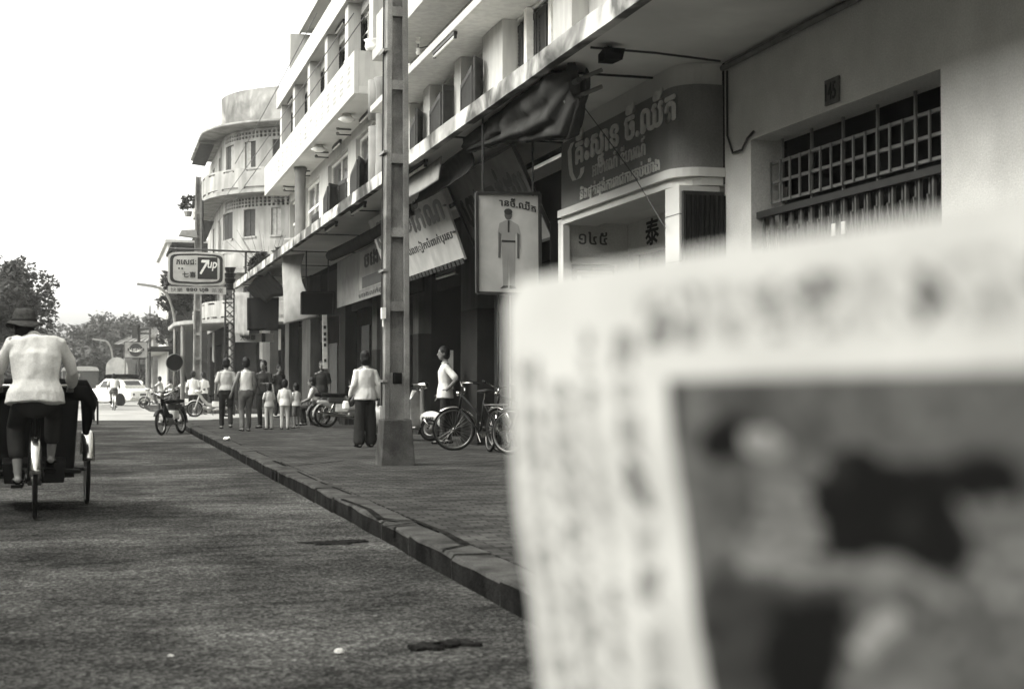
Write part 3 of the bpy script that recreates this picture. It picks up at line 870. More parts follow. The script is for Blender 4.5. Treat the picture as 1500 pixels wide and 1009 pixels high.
fig('painted_shirt', [(0.40,0.52),(0.60,0.52),(0.62,0.62),(0.70,0.44),(0.70,0.60),(0.66,0.70),(0.53,0.745),(0.47,0.745),(0.36,0.71),(0.33,0.62),(0.34,0.46),(0.38,0.62)], 'sign_grey')
fig('painted_trousers', [(0.41,0.08),(0.49,0.08),(0.50,0.40),(0.52,0.08),(0.60,0.08),(0.61,0.52),(0.39,0.52)], 'sign_grey')
fig('painted_belt', [(0.39,0.52),(0.61,0.52),(0.61,0.54),(0.39,0.54)], 'letter_dark', 0.005)
fig('painted_tie', [(0.49,0.62),(0.515,0.62),(0.52,0.74),(0.49,0.74)], 'letter_dark', 0.005)
fig('painted_shoe', [(0.36,0.05),(0.49,0.06),(0.49,0.085),(0.41,0.08)], 'letter_dark', 0.004)
fig('painted_shoe', [(0.51,0.05),(0.62,0.055),(0.60,0.08),(0.51,0.085)], 'letter_dark', 0.004)
fig('painted_arm', [(0.335,0.36),(0.37,0.36),(0.385,0.6),(0.345,0.62)], 'letter_mid', 0.004)
fig('painted_arm', [(0.635,0.36),(0.67,0.36),(0.68,0.6),(0.64,0.62)], 'letter_mid', 0.004)
for k in (0.1, 0.9):
    p = fn(w*k, h, -0.01)
    MB().cyl(p, (p.x, p.y, ZS), 0.012, 6).build('hanger', 'metal_dark', ps, world=True)
# sloping boards between the awning and the shopfronts
def slope_board(name, label, y_near, y_far, xt, zt, xb, zb, m, frame=None):
    return board(name, label, [(xt, y_far, zt), (xt, y_near, zt), (xb, y_near, zb), (xb, y_far, zb)], m, frame)
Yn = 20.0
t, b = onY(641, 262, Yn), onY(681, 380, Yn)
sb, f1, w1, h1 = slope_board('sloping_sign', 'sloping cream sign board with scalloped lower edge behind the concrete pole', Yn, 25.6, t.x, t.z, b.x, b.z, 'sign_cream')
lettering('សិរីសោភ័ណ', lambda u, v, d: f1(0.25+u, h1*0.55+v, d), w1*0.9, h1*0.36, 'letter_mid', sb, bold=0.05)
lettering('ដេរសំលៀកបំពាក់បុរស', lambda u, v, d: f1(w1*0.3+u, h1*0.26+v, d), w1*0.66, h1*0.16, 'letter_dark', sb, bold=0.02)
for i in range(22): MB().hexa([f1(w1*(i+a)/22, v, d) for d in (0.0, 0.02) for a, v in ((0.15, -0.05), (0.85, -0.05), (0.85, 0.03), (0.15, 0.03))]).build('scallop', 'letter_dark', sb, world=True, fix=True)
for k in (0.35, 0.68): MB().bar(f1(w1, h1*k, 0.01), f1(w1-0.12, h1*k, 0.01), 0.04, 0.02).build('clip', 'metal_dark', sb, world=True)
Yn = 16.9
t, b = onY(752, 212, Yn), onY(783, 282, Yn)
sb2, f2, w2, h2_ = slope_board('sloping_sign', 'dim grey sloping sign board with dark script above the uniform poster', Yn, 20.4, t.x, t.z, b.x+0.25, b.z-0.55, 'sign_grey', 'metal_dark')
lettering('ហាងកាត់ដេរ', lambda u, v, d: f2(0.2+u, h2_*0.42+v, d), w2*0.88, h2_*0.45, 'letter_mid', sb2, bold=0.06)
# upright sign boards of the far block
p0, p1 = Yx(497, 5.5), Yx(590, 5.5)
za, zb = 3.0, 4.1
sb3, f3, w3, h3_ = board('shop_sign', 'dark shop sign board with pale lettered panel beside the concrete pole', [(5.45, p0, zb), (5.45, p1, zb), (5.45, p1, za), (5.45, p0, za)], 'sign_grey')
MB().hexa([f3(u, v, d) for d in (0.002, 0.012) for u, v in ((w3*0.42, 0.22), (w3*0.985, 0.22), (w3*0.985, h3_-0.05), (w3*0.42, h3_-0.05))]).build('panel', 'sign_cream', sb3, world=True, fix=True)
MB().hexa([f3(u, v, d) for d in (0.014, 0.02) for u, v in ((w3*0.47, 0.24), (w3*0.97, 0.24), (w3*0.97, 0.48), (w3*0.47, 0.48))]).build('panel', 'letter_mid', sb3, world=True, fix=True)
lettering('ចេងហួត', lambda u, v, d: f3(w3*0.5+u, h3_*0.52+v, d+0.012), w3*0.44, h3_*0.36, 'letter_dark', sb3, bold=0.05)
lettering('ហាងលក់គ្រឿង', lambda u, v, d: f3(w3*0.40+u, 0.03+v, d), w3*0.56, 0.15, 'letter_dark', sb3, bold=0.04)
# black lamp box hung in the arcade
q = [onY(a, b, 33.0) for a, b in ((442, 428), (489, 428), (488, 460), (442, 460))]
bx, fb, wb, hb = board('hanging_box_sign', 'black hanging box sign in front of the wavy cloth banner', q, 'black', 'paint_black', th=0.25)
for k in (0.15, 0.85):
    p = fb(wb*k, hb, -0.05); MB().cyl(p, (p.x, p.y, ZS), 0.015, 6).build('hanger', 'metal_dark', bx, world=True)
# narrow white upright board with dark marks
q = [onY(a, b, 35.5) for a, b in ((472, 459), (479, 459), (480, 540), (473, 540))]
vb, fv, wv, hv = board('upright_board', 'narrow white upright board with dark squares in the arcade', q, 'paint_white')
for k in (0.72, 0.6, 0.5, 0.4, 0.12): MB().hexa([fv(u, v, d) for d in (0.002, 0.006) for u, v in ((wv*0.25, hv*k), (wv*0.75, hv*k), (wv*0.75, hv*k+0.08), (wv*0.25, hv*k+0.08))]).build('mark', 'letter_dark', vb, world=True, fix=True)
# sign over the far end of the arcade
q = [onY(a, b, 44.5) for a, b in ((345, 488), (401, 488), (401, 501), (345, 501))]
eb, fe, we, he = board('end_sign', 'pale name board with three dark characters above the dark end shop', q, 'sign_cream')
lettering('大中華', lambda u, v, d: fe(we*0.12+u, he*0.2+v, d), we*0.4, he*0.6, 'letter_mid', eb, bold=0.02)
MB().hexa([fe(u, v, d) for d in (0.002, 0.006) for u, v in ((we*0.68, 0.0), (we*0.78, 0.0), (we*0.78, he), (we*0.68, he))]).build('stripe', 'letter_dark', eb, world=True, fix=True)

# cloth things ------------------------------------------------------
def cloth(name, label, fn, nu, nv, m, cat='awning', th=0.012):
    root = thing(name, label, cat, fn(0.5, 0.0))
    mb = MB()
    vs = [fn(i/nu, j/nv) for j in range(nv+1) for i in range(nu+1)]
    mb.add(vs, [(j*(nu+1)+i, j*(nu+1)+i+1, (j+1)*(nu+1)+i+1, (j+1)*(nu+1)+i) for j in range(nv) for i in range(nu)])
    o = mb.build('cloth', m, root, world=True, smooth=True)
    md = o.modifiers.new('solid', 'SOLIDIFY'); md.thickness = th
    return root
# bunched canvas blind hung under the awning lip, near the sign shop
CY0, CY1 = 12.9, 17.0
def bunch(u, v):        # a sling of heavy canvas, tied up at the near end, folds running to the knot
    y = CY1+(CY0-CY1)*u
    t = v*math.pi
    k = max(0.0, u-0.93)/0.07
    drop = (0.16+0.50*u**1.2)*(1-0.55*k)
    half = (0.10+0.10*u)*(1-0.6*k)
    fold = 0.012*math.sin(u*31+v*9)+0.024*math.sin(v*34+u*6+3*noise.noise((u*3, v*3, 5)))*(0.3+u)+0.035*noise.noise((u*7, v*6, 2))+0.02*noise.noise((u*22, v*12, 7))
    x = XF+0.34-half*math.cos(t)+fold*(1-k)
    z = ZS-0.06-drop*(math.sin(t)**0.55 if 0 < v < 1 else 0)+fold*0.5
    return V((x, y+0.03*math.sin(v*9), z))
cb = cloth('canvas_blind', 'dark bunched canvas blind tied up beside the Khmer sign', bunch, 110, 70, 'canvas')
MB().tube([(XF+0.3, CY0-0.15, ZS-0.2), (XF+0.3, CY1, ZS-0.12)], 0.03, 8).build('blind_pole', 'wood_mid', cb, world=True)
for z in (0.2, 0.36): MB().tube([(XF+0.25, CY0+0.15, ZS-z), (XF+0.55, CY0-0.1, ZS-z+0.12)], 0.022, 8).build('blind_arm', 'plaster_mid', cb, world=True)
MB().tube([(XF+0.28, CY0+0.02, ZS-0.0), (XF+0.3, CY0+0.05, ZS-0.15), (XF+0.33, CY0+0.04, ZS-0.3)], [0.04, 0.075, 0.05], 8).build('tied_end', 'canvas', cb, world=True, smooth=True)
def sagging(u, v):
    y = 20.4+(17.2-20.4)*u
    return V((XF+0.32+0.10*math.sin(v*math.pi), y, ZS-0.12-(1-v)*0.34-0.03*math.sin(u*math.pi)+0.012*noise.noise((u*9, v*5, 1))))
cloth('canvas_blind', 'rolled dull canvas blind sagging under the awning between pole and bunched blind', sagging, 40, 10, 'canvas')
def valance(y0, y1, zt, zb): return lambda u, v: V((XF+0.20+0.008*math.sin(u*11)+0.05*v, y0+(y1-y0)*u, zb+(zt-zb)*v))
cloth('cloth_valance', 'pale cloth valance under the awning just beside the concrete pole', valance(21.5, 18.2, 4.18, 3.86), 30, 8, 'canvas_light')
def roll(u, v):
    y = 30.8+(22.0-30.8)*u; t = v*2*math.pi
    return V((XF+0.75+0.11*math.cos(t), y, ZS-0.30+0.11*math.sin(t)-0.05*math.sin(u*math.pi)))
cloth('rolled_blind', 'long rolled canvas blind slung beneath the awning past the pole', roll, 40, 12, 'canvas')
# wavy pale banner
def banner(u, v):
    a = onY(422+(459-422)*u, 350, 33.5); b_ = V((a.x, 33.5, 0))
    z = onY(440, 345+(474-345)*(1-v), 33.5).z
    s = 1-v
    dx = -0.28*math.sin(s*math.pi*1.05)*u+0.10*s*s*u
    return V((b_.x+dx*1.0-0.03*s, 33.5+0.25*math.sin(s*5.2)+0.8*(1-u), z+0.15*(1-v)*u))
cloth('cloth_banner', 'long pale cloth banner hanging in a wave from the awning', banner, 14, 40, 'canvas_light', 'banner')
# far end: dropped awnings, and a black sheet as painted shade
def tarp(px0, px1, pyt, pyb, Ya, Yb, wv):
    def fn_(u, v):
        p = onY(px0+(px1-px0)*u, pyb+(pyt-pyb)*v, Ya+(Yb-Ya)*u)
        return V((p.x+wv*math.sin(u*16)*(1-v), p.y+wv*math.sin(u*9+v*2), p.z))
    return fn_
cloth('drop_sheet', 'pale striped drop cloth closing the far end of the arcade', tarp(344, 365, 428, 492, 44.8, 44.0, 0.04), 20, 10, 'canvas_light')
cloth('drop_sheet', 'black sheet standing in for the shaded recess behind the pale striped cloth', tarp(362, 408, 436, 484, 43.5, 42.6, 0.05), 20, 10, 'black')  # not a real cloth: added black sheet paints the recess's shade
cloth('drop_sheet', 'grey sloping canvas flap under the awning edge by the end shop', lambda u, v: V((XF+0.2+0.5*(1-v), 44.5-6.5*u, ZS-0.1-0.55*(1-v)-0.05*math.sin(u*9))), 20, 6, 'canvas')

# fluorescent tubes
def tube_lamp(label, p, q, group=None):
    p, q = V(p), V(q); c = (p+q)/2
    root = thing('tube_lamp', label, 'lamp', c, group=group)
    MB().bar(p, q, 0.06, 0.045).build('housing', 'metal_dark', root, world=True)
    d = (q-p).normalized()
    MB().cyl(p+V((-0.01,0,-0.06))+d*0.03, q+V((-0.01,0,-0.06))-d*0.03, 0.02, 8).build('tube', 'tube_white', root, world=True, smooth=True)
    for e in (p+d*0.02, q-d*0.02): MB().box(e.x-0.025, e.x+0.02, e.y-0.02, e.y+0.02, e.z-0.085, e.z).build('end_cap', 'metal_dark', root, world=True)
for px, lab in ((609, 'white tube lamp under the awning lip beside the concrete pole'), (525, 'white tube lamp under the awning lip above the dark lettered shop sign'), (485, 'white tube lamp under the awning above the wavy cloth banner')):
    y = Yx(px, XF+0.2); tube_lamp(lab, (XF+0.2, y-0.65, ZS-0.04), (XF+0.2, y+0.65, ZS-0.04))
y = Yx(651, XW-0.7); tube_lamp('white tube lamp on the edge of the upper sun canopy', (XW-0.70, y-0.7, 6.42), (XW-0.70, y+0.7, 6.42))
y = Yx(640, 5.5); tube_lamp('lit looking tube lamp hung below the scalloped sloping sign', (5.35, 21.6, 2.98), (5.35, 23.0, 2.98))
for px in (535, 494): y = Yx(px, XW-0.1); tube_lamp('slim tube lamp under the long balcony beside the shutters', (XW-0.12, y-0.6, 7.17), (XW-0.12, y+0.6, 7.17), 'tube lamps under the long balcony')
for i, px in enumerate((497, 456, 425)): y = Yx(px, 5.6); tube_lamp('slim tube lamp in the eave over the balcony', (5.6, y-0.6, 10.0), (5.6, y+0.6, 10.0), 'tube lamps in the upper eave')
# floodlight under the awning by the Khmer sign
p = onX(893, 52, XF+0.4)
fl = thing('floodlight', 'small black floodlight under the awning above the Khmer sign', 'lamp', (p.x, p.y, ZS-0.14))
MB().hexa([V((p.x, p.y, ZS-0.1))+V(o) for o in ((-.08,-.12,-.05),(.08,-.12,-.05),(.07,.12,-.04),(-.07,.12,-.04),(-.1,-.14,.05),(.1,-.14,.05),(.07,.12,.04),(-.07,.12,.04))]).build('housing', 'black', fl, world=True)
MB().cyl((p.x, p.y, ZS-0.06), (p.x, p.y, ZS), 0.02, 6).build('bracket', 'metal_dark', fl, world=True)
# small wires
def wire(label, pts, r=0.008):
    o = MB().tube(pts, r, 5).build('wire', 'metal_dark'); return tag(o, label, 'wire')
wire('thin wire strung beneath the awning across to the grey wall', [onZ(865, 70, ZS-0.04), onZ(960, 78, ZS-0.05), onZ(1055, 90, ZS-0.05)], 0.012)
wire('slanting wire running down across the Khmer sign', [onX(835, 130, 4.6), onX(880, 190, 4.9), onX(930, 260, 5.1), onX(975, 335, 5.25)], 0.005)
def overhead(label, a, b, sag):
    a, b = V(a), V(b)
    wire(label, [a+(b-a)*(i/12)-V((0,0,sag*4*(i/12)*(1-i/12))) for i in range(13)], 0.011)
overhead('overhead wire slanting past the roof edge of the long balcony block', onX(464, 20, 4.2), onX(372, 195, 4.2)+V((0,6,0)), 0.05)
overhead('overhead wire crossing in front of the upper eave', onX(518, 20, 4.4), onX(330, 285, 4.4)+V((0,8,0)), 0.05)
overhead('overhead wire crossing in front of the long balcony parapet', onX(537, 20, 4.6), onX(345, 290, 4.6)+V((0,8,0)), 0.05)

# ================================================================== CONCRETE POLE
def concrete_pole(label, x, y, top, base_w=0.44):
    root = thing('concrete_pole', label, 'utility pole', (x, y, PZ))
    h = base_w/2
    MB().hexa([(x-h,y-h,PZ-.02),(x+h,y-h,PZ-.02),(x+h,y+h,PZ-.02),(x-h,y+h,PZ-.02),(x-h*.82,y-h*.82,PZ+.58),(x+h*.82,y-h*.82,PZ+.58),(x+h*.82,y+h*.82,PZ+.58),(x-h*.82,y+h*.82,PZ+.58)]).build('base', 'concrete_base', root, world=True, bevel=0.015)
    z0 = PZ+0.58
    w = lambda z: 0.165-0.006*(z-z0)       # half width towards the street axis
    d = lambda z: 0.15-0.005*(z-z0)
    # I-shaped shaft: two flanges (left, right) joined by a web, stiffened by cross pieces
    for s in (-1, 1):
        a = []
        for z in (z0, top):
            xo = x+s*w(z); xi = x+s*(w(z)-0.07); a.append([(min(xo,xi), y-d(z), z), (max(xo,xi), y-d(z), z), (max(xo,xi), y+d(z), z), (min(xo,xi), y+d(z), z)])
        MB().hexa(a[0]+a[1]).build('flange', 'concrete_pole', root, world=True, bevel=0.008)
    MB().hexa([(x-w(z0)+.07, y-0.04, z0), (x+w(z0)-.07, y-0.04, z0), (x+w(z0)-.07, y+0.04, z0), (x-w(z0)+.07, y+0.04, z0), (x-w(top)+.07, y-0.035, top), (x+w(top)-.07, y-0.035, top), (x+w(top)-.07, y+0.035, top), (x-w(top)+.07, y+0.035, top)]).build('web', 'concrete_pole', root, world=True)
    for z in [2.16+0.94*i for i in range(7)]:
        if z < top-.1: MB().box(x-w(z)+.068, x+w(z)-.068, y-d(z)+.006, y+d(z)-.006, z-0.06, z+0.06).build('stiffener', 'concrete_pole', root, world=True)
    MB().box(x-w(1)+.07, x+w(1)-.07, y-d(1)+0.005, y+d(1)-0.005, z0, 1.32).build('lower_fill', 'concrete_pole', root, world=True)
    MB().box(x-0.06, x+0.06, y-d(1)-0.002, y-d(1)+0.004, 1.18, 1.32).build('socket', 'black', root, world=True)
    return root
pp = onZ(583, 682, PZ)
cp = concrete_pole('tall concrete pole with recessed panels standing on the pavement edge of the awning', pp.x, pp.y+0.2, 8.4)
MB().box(pp.x-0.2, pp.x-0.15, pp.y+0.04, pp.y+0.14, 2.0, 2.14).build('junction_box', 'porcelain', cp, world=True)
MB().cyl((pp.x-0.175, pp.y+0.09, 1.9), (pp.x-0.175, pp.y+0.09, 2.0), 0.015, 6).build('conduit', 'porcelain', cp, world=True)
MB().tube([(pp.x-0.176, pp.y+0.2, 0.9), (pp.x-0.172, pp.y+0.2, 3.0), (pp.x-0.160, pp.y+0.2, 5.5), (pp.x-0.140, pp.y+0.2, 8.2)], 0.011, 6).build('cable', 'metal_dark', cp, world=True)
for z in (1.2, 2.6, 4.1, 5.4): MB().box(pp.x-0.185, pp.x-0.13, pp.y+0.04, pp.y+0.36, z, z+0.03).build('strap', 'metal_grey', cp, world=True)
# ================================================================== CORNER BUILDING BEYOND THE CROSSING
def pixof(p):
    v = V(p)-CAM; z = v.dot(_f)
    return CX+F*v.dot(_r)/z, CY-F*v.dot(_u)/z
XC, YC, RC = 5.0, 58.0, 4.2
LS = 9.0; LA = RC*math.pi/2; LF = 12.0
def foot(u, off):
    if u < LS: return (XC-off, YC+RC+LS-u)
    if u < LS+LA:
        t = (u-LS)/RC
        return (XC+RC-(RC+off)*math.cos(t), YC+RC-(RC+off)*math.sin(t))
    return (XC+RC+(u-LS-LA), YC-off)
UT = LS+LA+LF
def cfn(off): return lambda u, v, d: foot(u, off-d)+(v,)
def upx(px, off=0.0):
    best = (1e9, 0)
    for i in range(int((LS-1)*20), int(UT*20)):
        u = i/20; q = pixof(foot(u, off)+(5.0,))[0]
        best = min(best, (abs(q-px), u))
    return best[1]
def sweep(mb, sec, u0, u1, du=0.35):
    n = max(1, int((u1-u0)/du)); k = len(sec); vs = []
    for i in range(n+1):
        u = u0+(u1-u0)*i/n
        vs += [foot(u, o)+(z,) for o, z in sec]
    fs = [tuple(range(k)), tuple(n*k+j for j in range(k-1, -1, -1))]
    for i in range(n):
        for j in range(k): fs.append((i*k+j, i*k+(j+1) % k, (i+1)*k+(j+1) % k, (i+1)*k+j))
    return mb.add(vs, fs)
cb_ = thing('corner_building', 'old white building with a rounded corner and tiered balconies beyond the crossing', 'building', (XC+RC, YC+RC, 0))
W4 = [(330, 341), (357, 374), (398, 416)]; W3 = [(326, 340), (356, 374), (396, 412)]
hol = []
for a, b in W4: hol.append((upx(a), upx(b), 10.12, 11.25))
for a, b in W3: hol.append((upx(a), upx(b), 7.3, 8.42))
for a, b in W3: hol.append((upx(a), upx(b), 4.0, 5.4))
side = []
for k in range(2):
    u = LS-1.6-k*3.2
    for z0, z1 in ((9.1, 11.2), (6.3, 8.4), (4.0, 5.4)): side.append((u-0.9, u, z0, z1))
lattice = []
u = LS+0.6
while u < LS+LA+4.5:
    for z in (11.38, 11.54): lattice.append((u, u+0.12, z, z+0.11))
    for z in (8.52, 8.66, 8.80): lattice.append((u, u+0.12, z, z+0.10))
    u += 0.21
mb = MB(); wall(mb, cfn(0), 0, UT, 3.62, 11.75, hol+side+lattice, 0.22, du=0.45)
mb.build('wall', 'old_wall', cb_, world=True)
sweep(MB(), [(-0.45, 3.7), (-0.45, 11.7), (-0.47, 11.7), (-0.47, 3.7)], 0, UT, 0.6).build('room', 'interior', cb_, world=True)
for a, b, z0, z1 in hol+side:
    fr = MB(); f = cfn(-0.08); m_ = (a+b)/2
    bxs = lambda u0, u1, va, vb, d0=0.0, d1=0.05: MB().hexa([f(u0,va,d1), f(u1,va,d1), f(u1,va,d0), f(u0,va,d0), f(u0,vb,d1), f(u1,vb,d1), f(u1,vb,d0), f(u0,vb,d0)])
    wn_ = bxs(a, m_-0.01, z0, z1).build('shutter', 'shutter' if random.random() < 0.6 else 'shutter_pale', cb_, world=True)
    bxs(m_+0.01, b, z0, z1).build('shutter', 'shutter' if random.random() < 0.6 else 'shutter_pale', cb_, world=True)
    bxs(m_-0.01, m_+0.01, z0, z1, -0.01, 0.03).build('stile', 'wood_dark', wn_, world=True)
    bxs(a-0.05, b+0.05, z0-0.08, z0-0.005, -0.14, -0.075).build('sill', 'old_wall', cb_, world=True)
# slabs, parapets, eave, attic
sweep(MB(), [(-0.2, 11.78), (0.95, 11.80), (0.98, 11.83), (0.98, 11.90), (-0.2, 11.96)], 2, UT).build('eave', 'old_wall', cb_, world=True, fix=True)
sweep(MB(), [(-0.55, 11.985), (0.12, 11.985), (0.12, 13.4), (0.0, 13.4), (-0.05, 13.3), (-0.55, 13.3)], LS+0.2, UT).build('attic', 'attic_wall', cb_, world=True, fix=True)
sweep(MB(), [(0.002, 8.98), (0.85, 8.98), (0.85, 9.12), (0.002, 9.12)], 2, UT).build('balcony_slab', 'old_wall', cb_, world=True, fix=True)
sweep(MB(), [(0.002, 5.72), (0.85, 5.72), (0.85, 5.86), (0.002, 5.86)], 2, UT).build('balcony_slab', 'old_wall', cb_, world=True, fix=True)
for z0, z1 in ((9.13, 10.0), (5.87, 6.62), (3.87, 4.62)):
    slots = []
    u = 3.0
    while u < UT-1.2:
        slots.append((u, u+0.9, z0+0.02, z0+0.10)); slots.append((u+0.1, u+0.7, z1-0.14, z1-0.07)); u += 1.15
    mb = MB(); wall(mb, cfn(0.84), 2, UT, z0, z1, slots, 0.1, du=0.45); mb.build('parapet', 'old_wall', cb_, world=True)
sweep(MB(), [(0.002, 3.62), (2.0, 3.6), (2.05, 3.64), (2.05, 3.78), (0.002, 3.86)], 4, UT).build('canopy', 'old_wall', cb_, world=True, fix=True)
# awnings and clutter at the street side
for dy in (0, 112):
    q = [onY(a_, b_+dy, 63.0) for a_, b_ in ((293, 210), (314, 212), (301, 243), (281, 240))]
    tl_, tr_, br_, bl_ = q
    MB().hexa([bl_, br_, br_+V((0.03, 0.6, 0.06)), bl_+V((0.03, 0.6, 0.06)), tl_, tr_, tr_+V((0.03, 0.6, 0.06)), tl_+V((0.03, 0.6, 0.06))]).build('side_awning', 'canvas', cb_, world=True, fix=True)
MB().tube([foot(LS+0.5, 0.95)+(6.7,), foot(LS+0.5, 0.95)+(8.97,)], 0.06, 8).build('post', 'metal_dark', cb_, world=True)
for k in range(6): MB().tube([foot(LS+1+k*2.4, 1.9)+(PZ-.2,), foot(LS+1+k*2.4, 1.9)+(3.6,)], 0.09, 8).build('canopy_post', 'plaster_mid', cb_, world=True)
mb = MB(); wall(mb, cfn(0.0), 0, UT, 0.0, 3.6, [(2+k*3.4, 4.7+k*3.4, 0.0, 2.9) for k in range(7)], 0.2, du=0.5); mb.build('shopfront', 'plaster_dark', cb_, world=True)
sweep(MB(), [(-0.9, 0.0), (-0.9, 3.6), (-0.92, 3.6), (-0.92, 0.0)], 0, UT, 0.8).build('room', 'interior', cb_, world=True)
for k in range(7):
    u0 = LS-1+k*2.3; f = cfn(0.35)
    MB().hexa([f(u0,2.2,0.03), f(u0+0.9,2.1,0.03), f(u0+0.9,2.1,0), f(u0,2.2,0), f(u0,3.4,0.03), f(u0+0.9,3.4,0.03), f(u0+0.9,3.4,0), f(u0,3.4,0)]).build('hanging_cloth', ('canvas_light', 'cloth_dark', 'sign_cream', 'canvas')[k % 4], cb_, world=True)
sweep(MB(), [(0.05, -0.02), (3.0, -0.02), (3.0, PZ), (0.05, PZ)], 0, UT, 0.6).build('step', 'paving', cb_, world=True, fix=True)
MB().prism([(XC+0.3, YC+RC+LS), (XC+0.3, YC+RC), (XC+RC, YC+0.3), (XC+RC+LF, YC+0.3), (XC+RC+LF, YC+RC+LS)], flat, 11.9, 12.0).build('roof', 'old_wall', cb_, world=True)

# ================================================================== FOLIAGE
def leaf_mass(name, centres, n, size, m, parent=None, seed=1, spread=1.0):
    rnd = random.Random(seed); vs = []; fs = []
    for i in range(n):
        c, r = centres[rnd.randrange(len(centres))]
        d = V((rnd.gauss(0,1), rnd.gauss(0,1), rnd.gauss(0,1))); d.normalize()
        p = V(c)+d*(r*(0.55+0.5*rnd.random())*spread)
        a = V((rnd.gauss(0,1), rnd.gauss(0,1), rnd.gauss(0,0.6))).normalized(); b = a.cross(d+V((rnd.gauss(0,.5), rnd.gauss(0,.5), rnd.gauss(0,.5))))
        if b.length < 1e-3: continue
        b.normalize(); s = size*(0.6+0.8*rnd.random())
        o = len(vs)
        vs += [p-a*s, p-b*s*0.45+a*0.1*s, p+a*s, p+b*s*0.45+a*0.1*s]
        fs.append((o, o+1, o+2, o+3))
    mb = MB(); mb.add(vs, fs)
    return mb.build(name, m, parent, world=parent is not None)
def tree(label, x, y, hgt, cr, zc, n, size, m, seed, group=None, squash=0.85, ncl=60):
    rnd = random.Random(seed)
    root = thing('tree', label, 'tree', (x, y, 0), group=group)
    mb = MB()
    mb.tube([(x, y, -0.1), (x+0.05, y, zc*0.35), (x-0.05, y+0.05, zc*0.7), (x, y, zc)], [hgt*0.03, hgt*0.024, hgt*0.02, hgt*0.012], 9)
    cl = []
    for i in range(ncl):
        d = V((rnd.gauss(0,1), rnd.gauss(0,1), rnd.gauss(0,0.9))).normalized()
        k = rnd.random()**0.4
        c = V((x+d.x*cr*k, y+d.y*cr*k, zc+d.z*(hgt-zc)*squash*k))
        if c.z < zc-(hgt-zc)*0.7: c.z = zc-(hgt-zc)*0.7*rnd.random()
        cl.append((c, cr*(0.16+0.16*rnd.random())))
        if i % 6 == 0: mb.tube([(x, y, zc*0.62+rnd.random()*zc*0.2), ((x+c.x)/2, (y+c.y)/2, (zc*0.8+c.z)/2), c], [hgt*0.011, hgt*0.008, hgt*0.003], 6)
    mb.build('trunk', 'bark', root, world=True, smooth=True)
    leaf_mass('crown', cl, n, size, m, root, seed+1)
    return root
# street tree behind the cyclo driver
p = onY(18, 420, 74)
tree('leafy dark street tree rising behind the cyclo driver', -5.3, 74, 7.6, 2.9, 5.1, 22000, 0.13, 'leaf_dark', 5, ncl=75)
tree('second dark street tree behind the cyclo driver, half hidden at its left', -9.6, 70, 9.6, 3.2, 6.3, 18000, 0.14, 'leaf_dark', 15, ncl=70)
# the far row of trees closing the street
for k, (px, pyt, Y, cr) in enumerate([(15, 500, 150, 5.5), (62, 492, 140, 5.0), (105, 486, 150, 5.0), (140, 489, 160, 5.2), (172, 484, 150, 4.2), (130, 505, 132, 4.0), (85, 508, 130, 4.2)]):
    q = onY(px, pyt, Y)
    tree('grey hazy tree in the far row closing the street', q.x, Y, q.z, cr, q.z*0.52, 15000, 0.26, 'leaf_far', 30+k, group='far row of trees', squash=1.0, ncl=70)
q = onY(187, 462, 165)
tree('taller flat topped far tree above the tiled roof', q.x, 165, q.z, 5.0, q.z*0.72, 9000, 0.24, 'leaf_far', 61, squash=0.9, ncl=40)
q = onY(222, 466, 175)
tree('spreading far tree partly behind the white slab building', q.x, 175, q.z, 5.5, q.z*0.75, 8000, 0.24, 'leaf_far', 62, squash=0.6, ncl=36)
# balcony plants
def shrub(label, c, r, n, size, seed, m='leaf_dark', cat='plant'):
    rnd = random.Random(seed)
    root = thing('potted_shrub', label, cat, (c[0], c[1], c[2]-r))
    cl = [(V(c)+V((rnd.uniform(-r,r), rnd.uniform(-r,r), rnd.uniform(-r*.6,r*.8))), r*0.4) for _ in range(14)]
    mb = MB()
    for q_, _ in cl[:7]: mb.tube([(c[0], c[1], c[2]-r), q_], [0.02, 0.008], 5)
    mb.build('stem', 'bark', root, world=True)
    leaf_mass('foliage', cl, n, size, m, root, seed)
    MB().tube([(c[0], c[1], c[2]-r-0.28), (c[0], c[1], c[2]-r-0.05)], [0.14, 0.2], 10).build('pot', 'plaster_mid', root, world=True)
shrub('dark spiky shrub on the flat roof edge of the awning end', (XF+0.9, 44.6, 4.95), 0.42, 900, 0.12, 71)
tw = MB(); rnd = random.Random(3)
root = thing('bare_twigs', 'bare twiggy plant on the awning end, against the rounded balconies', 'plant', (XF+0.9, 45.2, 4.36))
for i in range(12):
    a = rnd.uniform(-1, 1)
    MB().tube([(XF+0.9, 45.2, 4.38), (XF+0.9+a*0.35, 45.2, 4.9), (XF+0.8+a*1.1, 45.2+rnd.uniform(-.4,.4), 5.5+rnd.random()*0.6)], [0.012, 0.008, 0.004], 5).build('twig', 'bark', root, world=True)
q = onY(255, 440, 70)
shrub('leafy shrub trailing from the side balcony of the rounded building', (q.x+0.4, 66, 5.1), 1.0, 2400, 0.13, 72)
q = onY(283, 268, 64)
shrub('small straggly plant high on the side balcony of the rounded building', (3.75, 66, 9.4), 0.35, 350, 0.10, 73)
q = onY(232, 485, 92)
shrub('small bush on the shop awning below the white slab building', (q.x+0.5, 92, 4.5), 0.9, 1500, 0.13, 74)

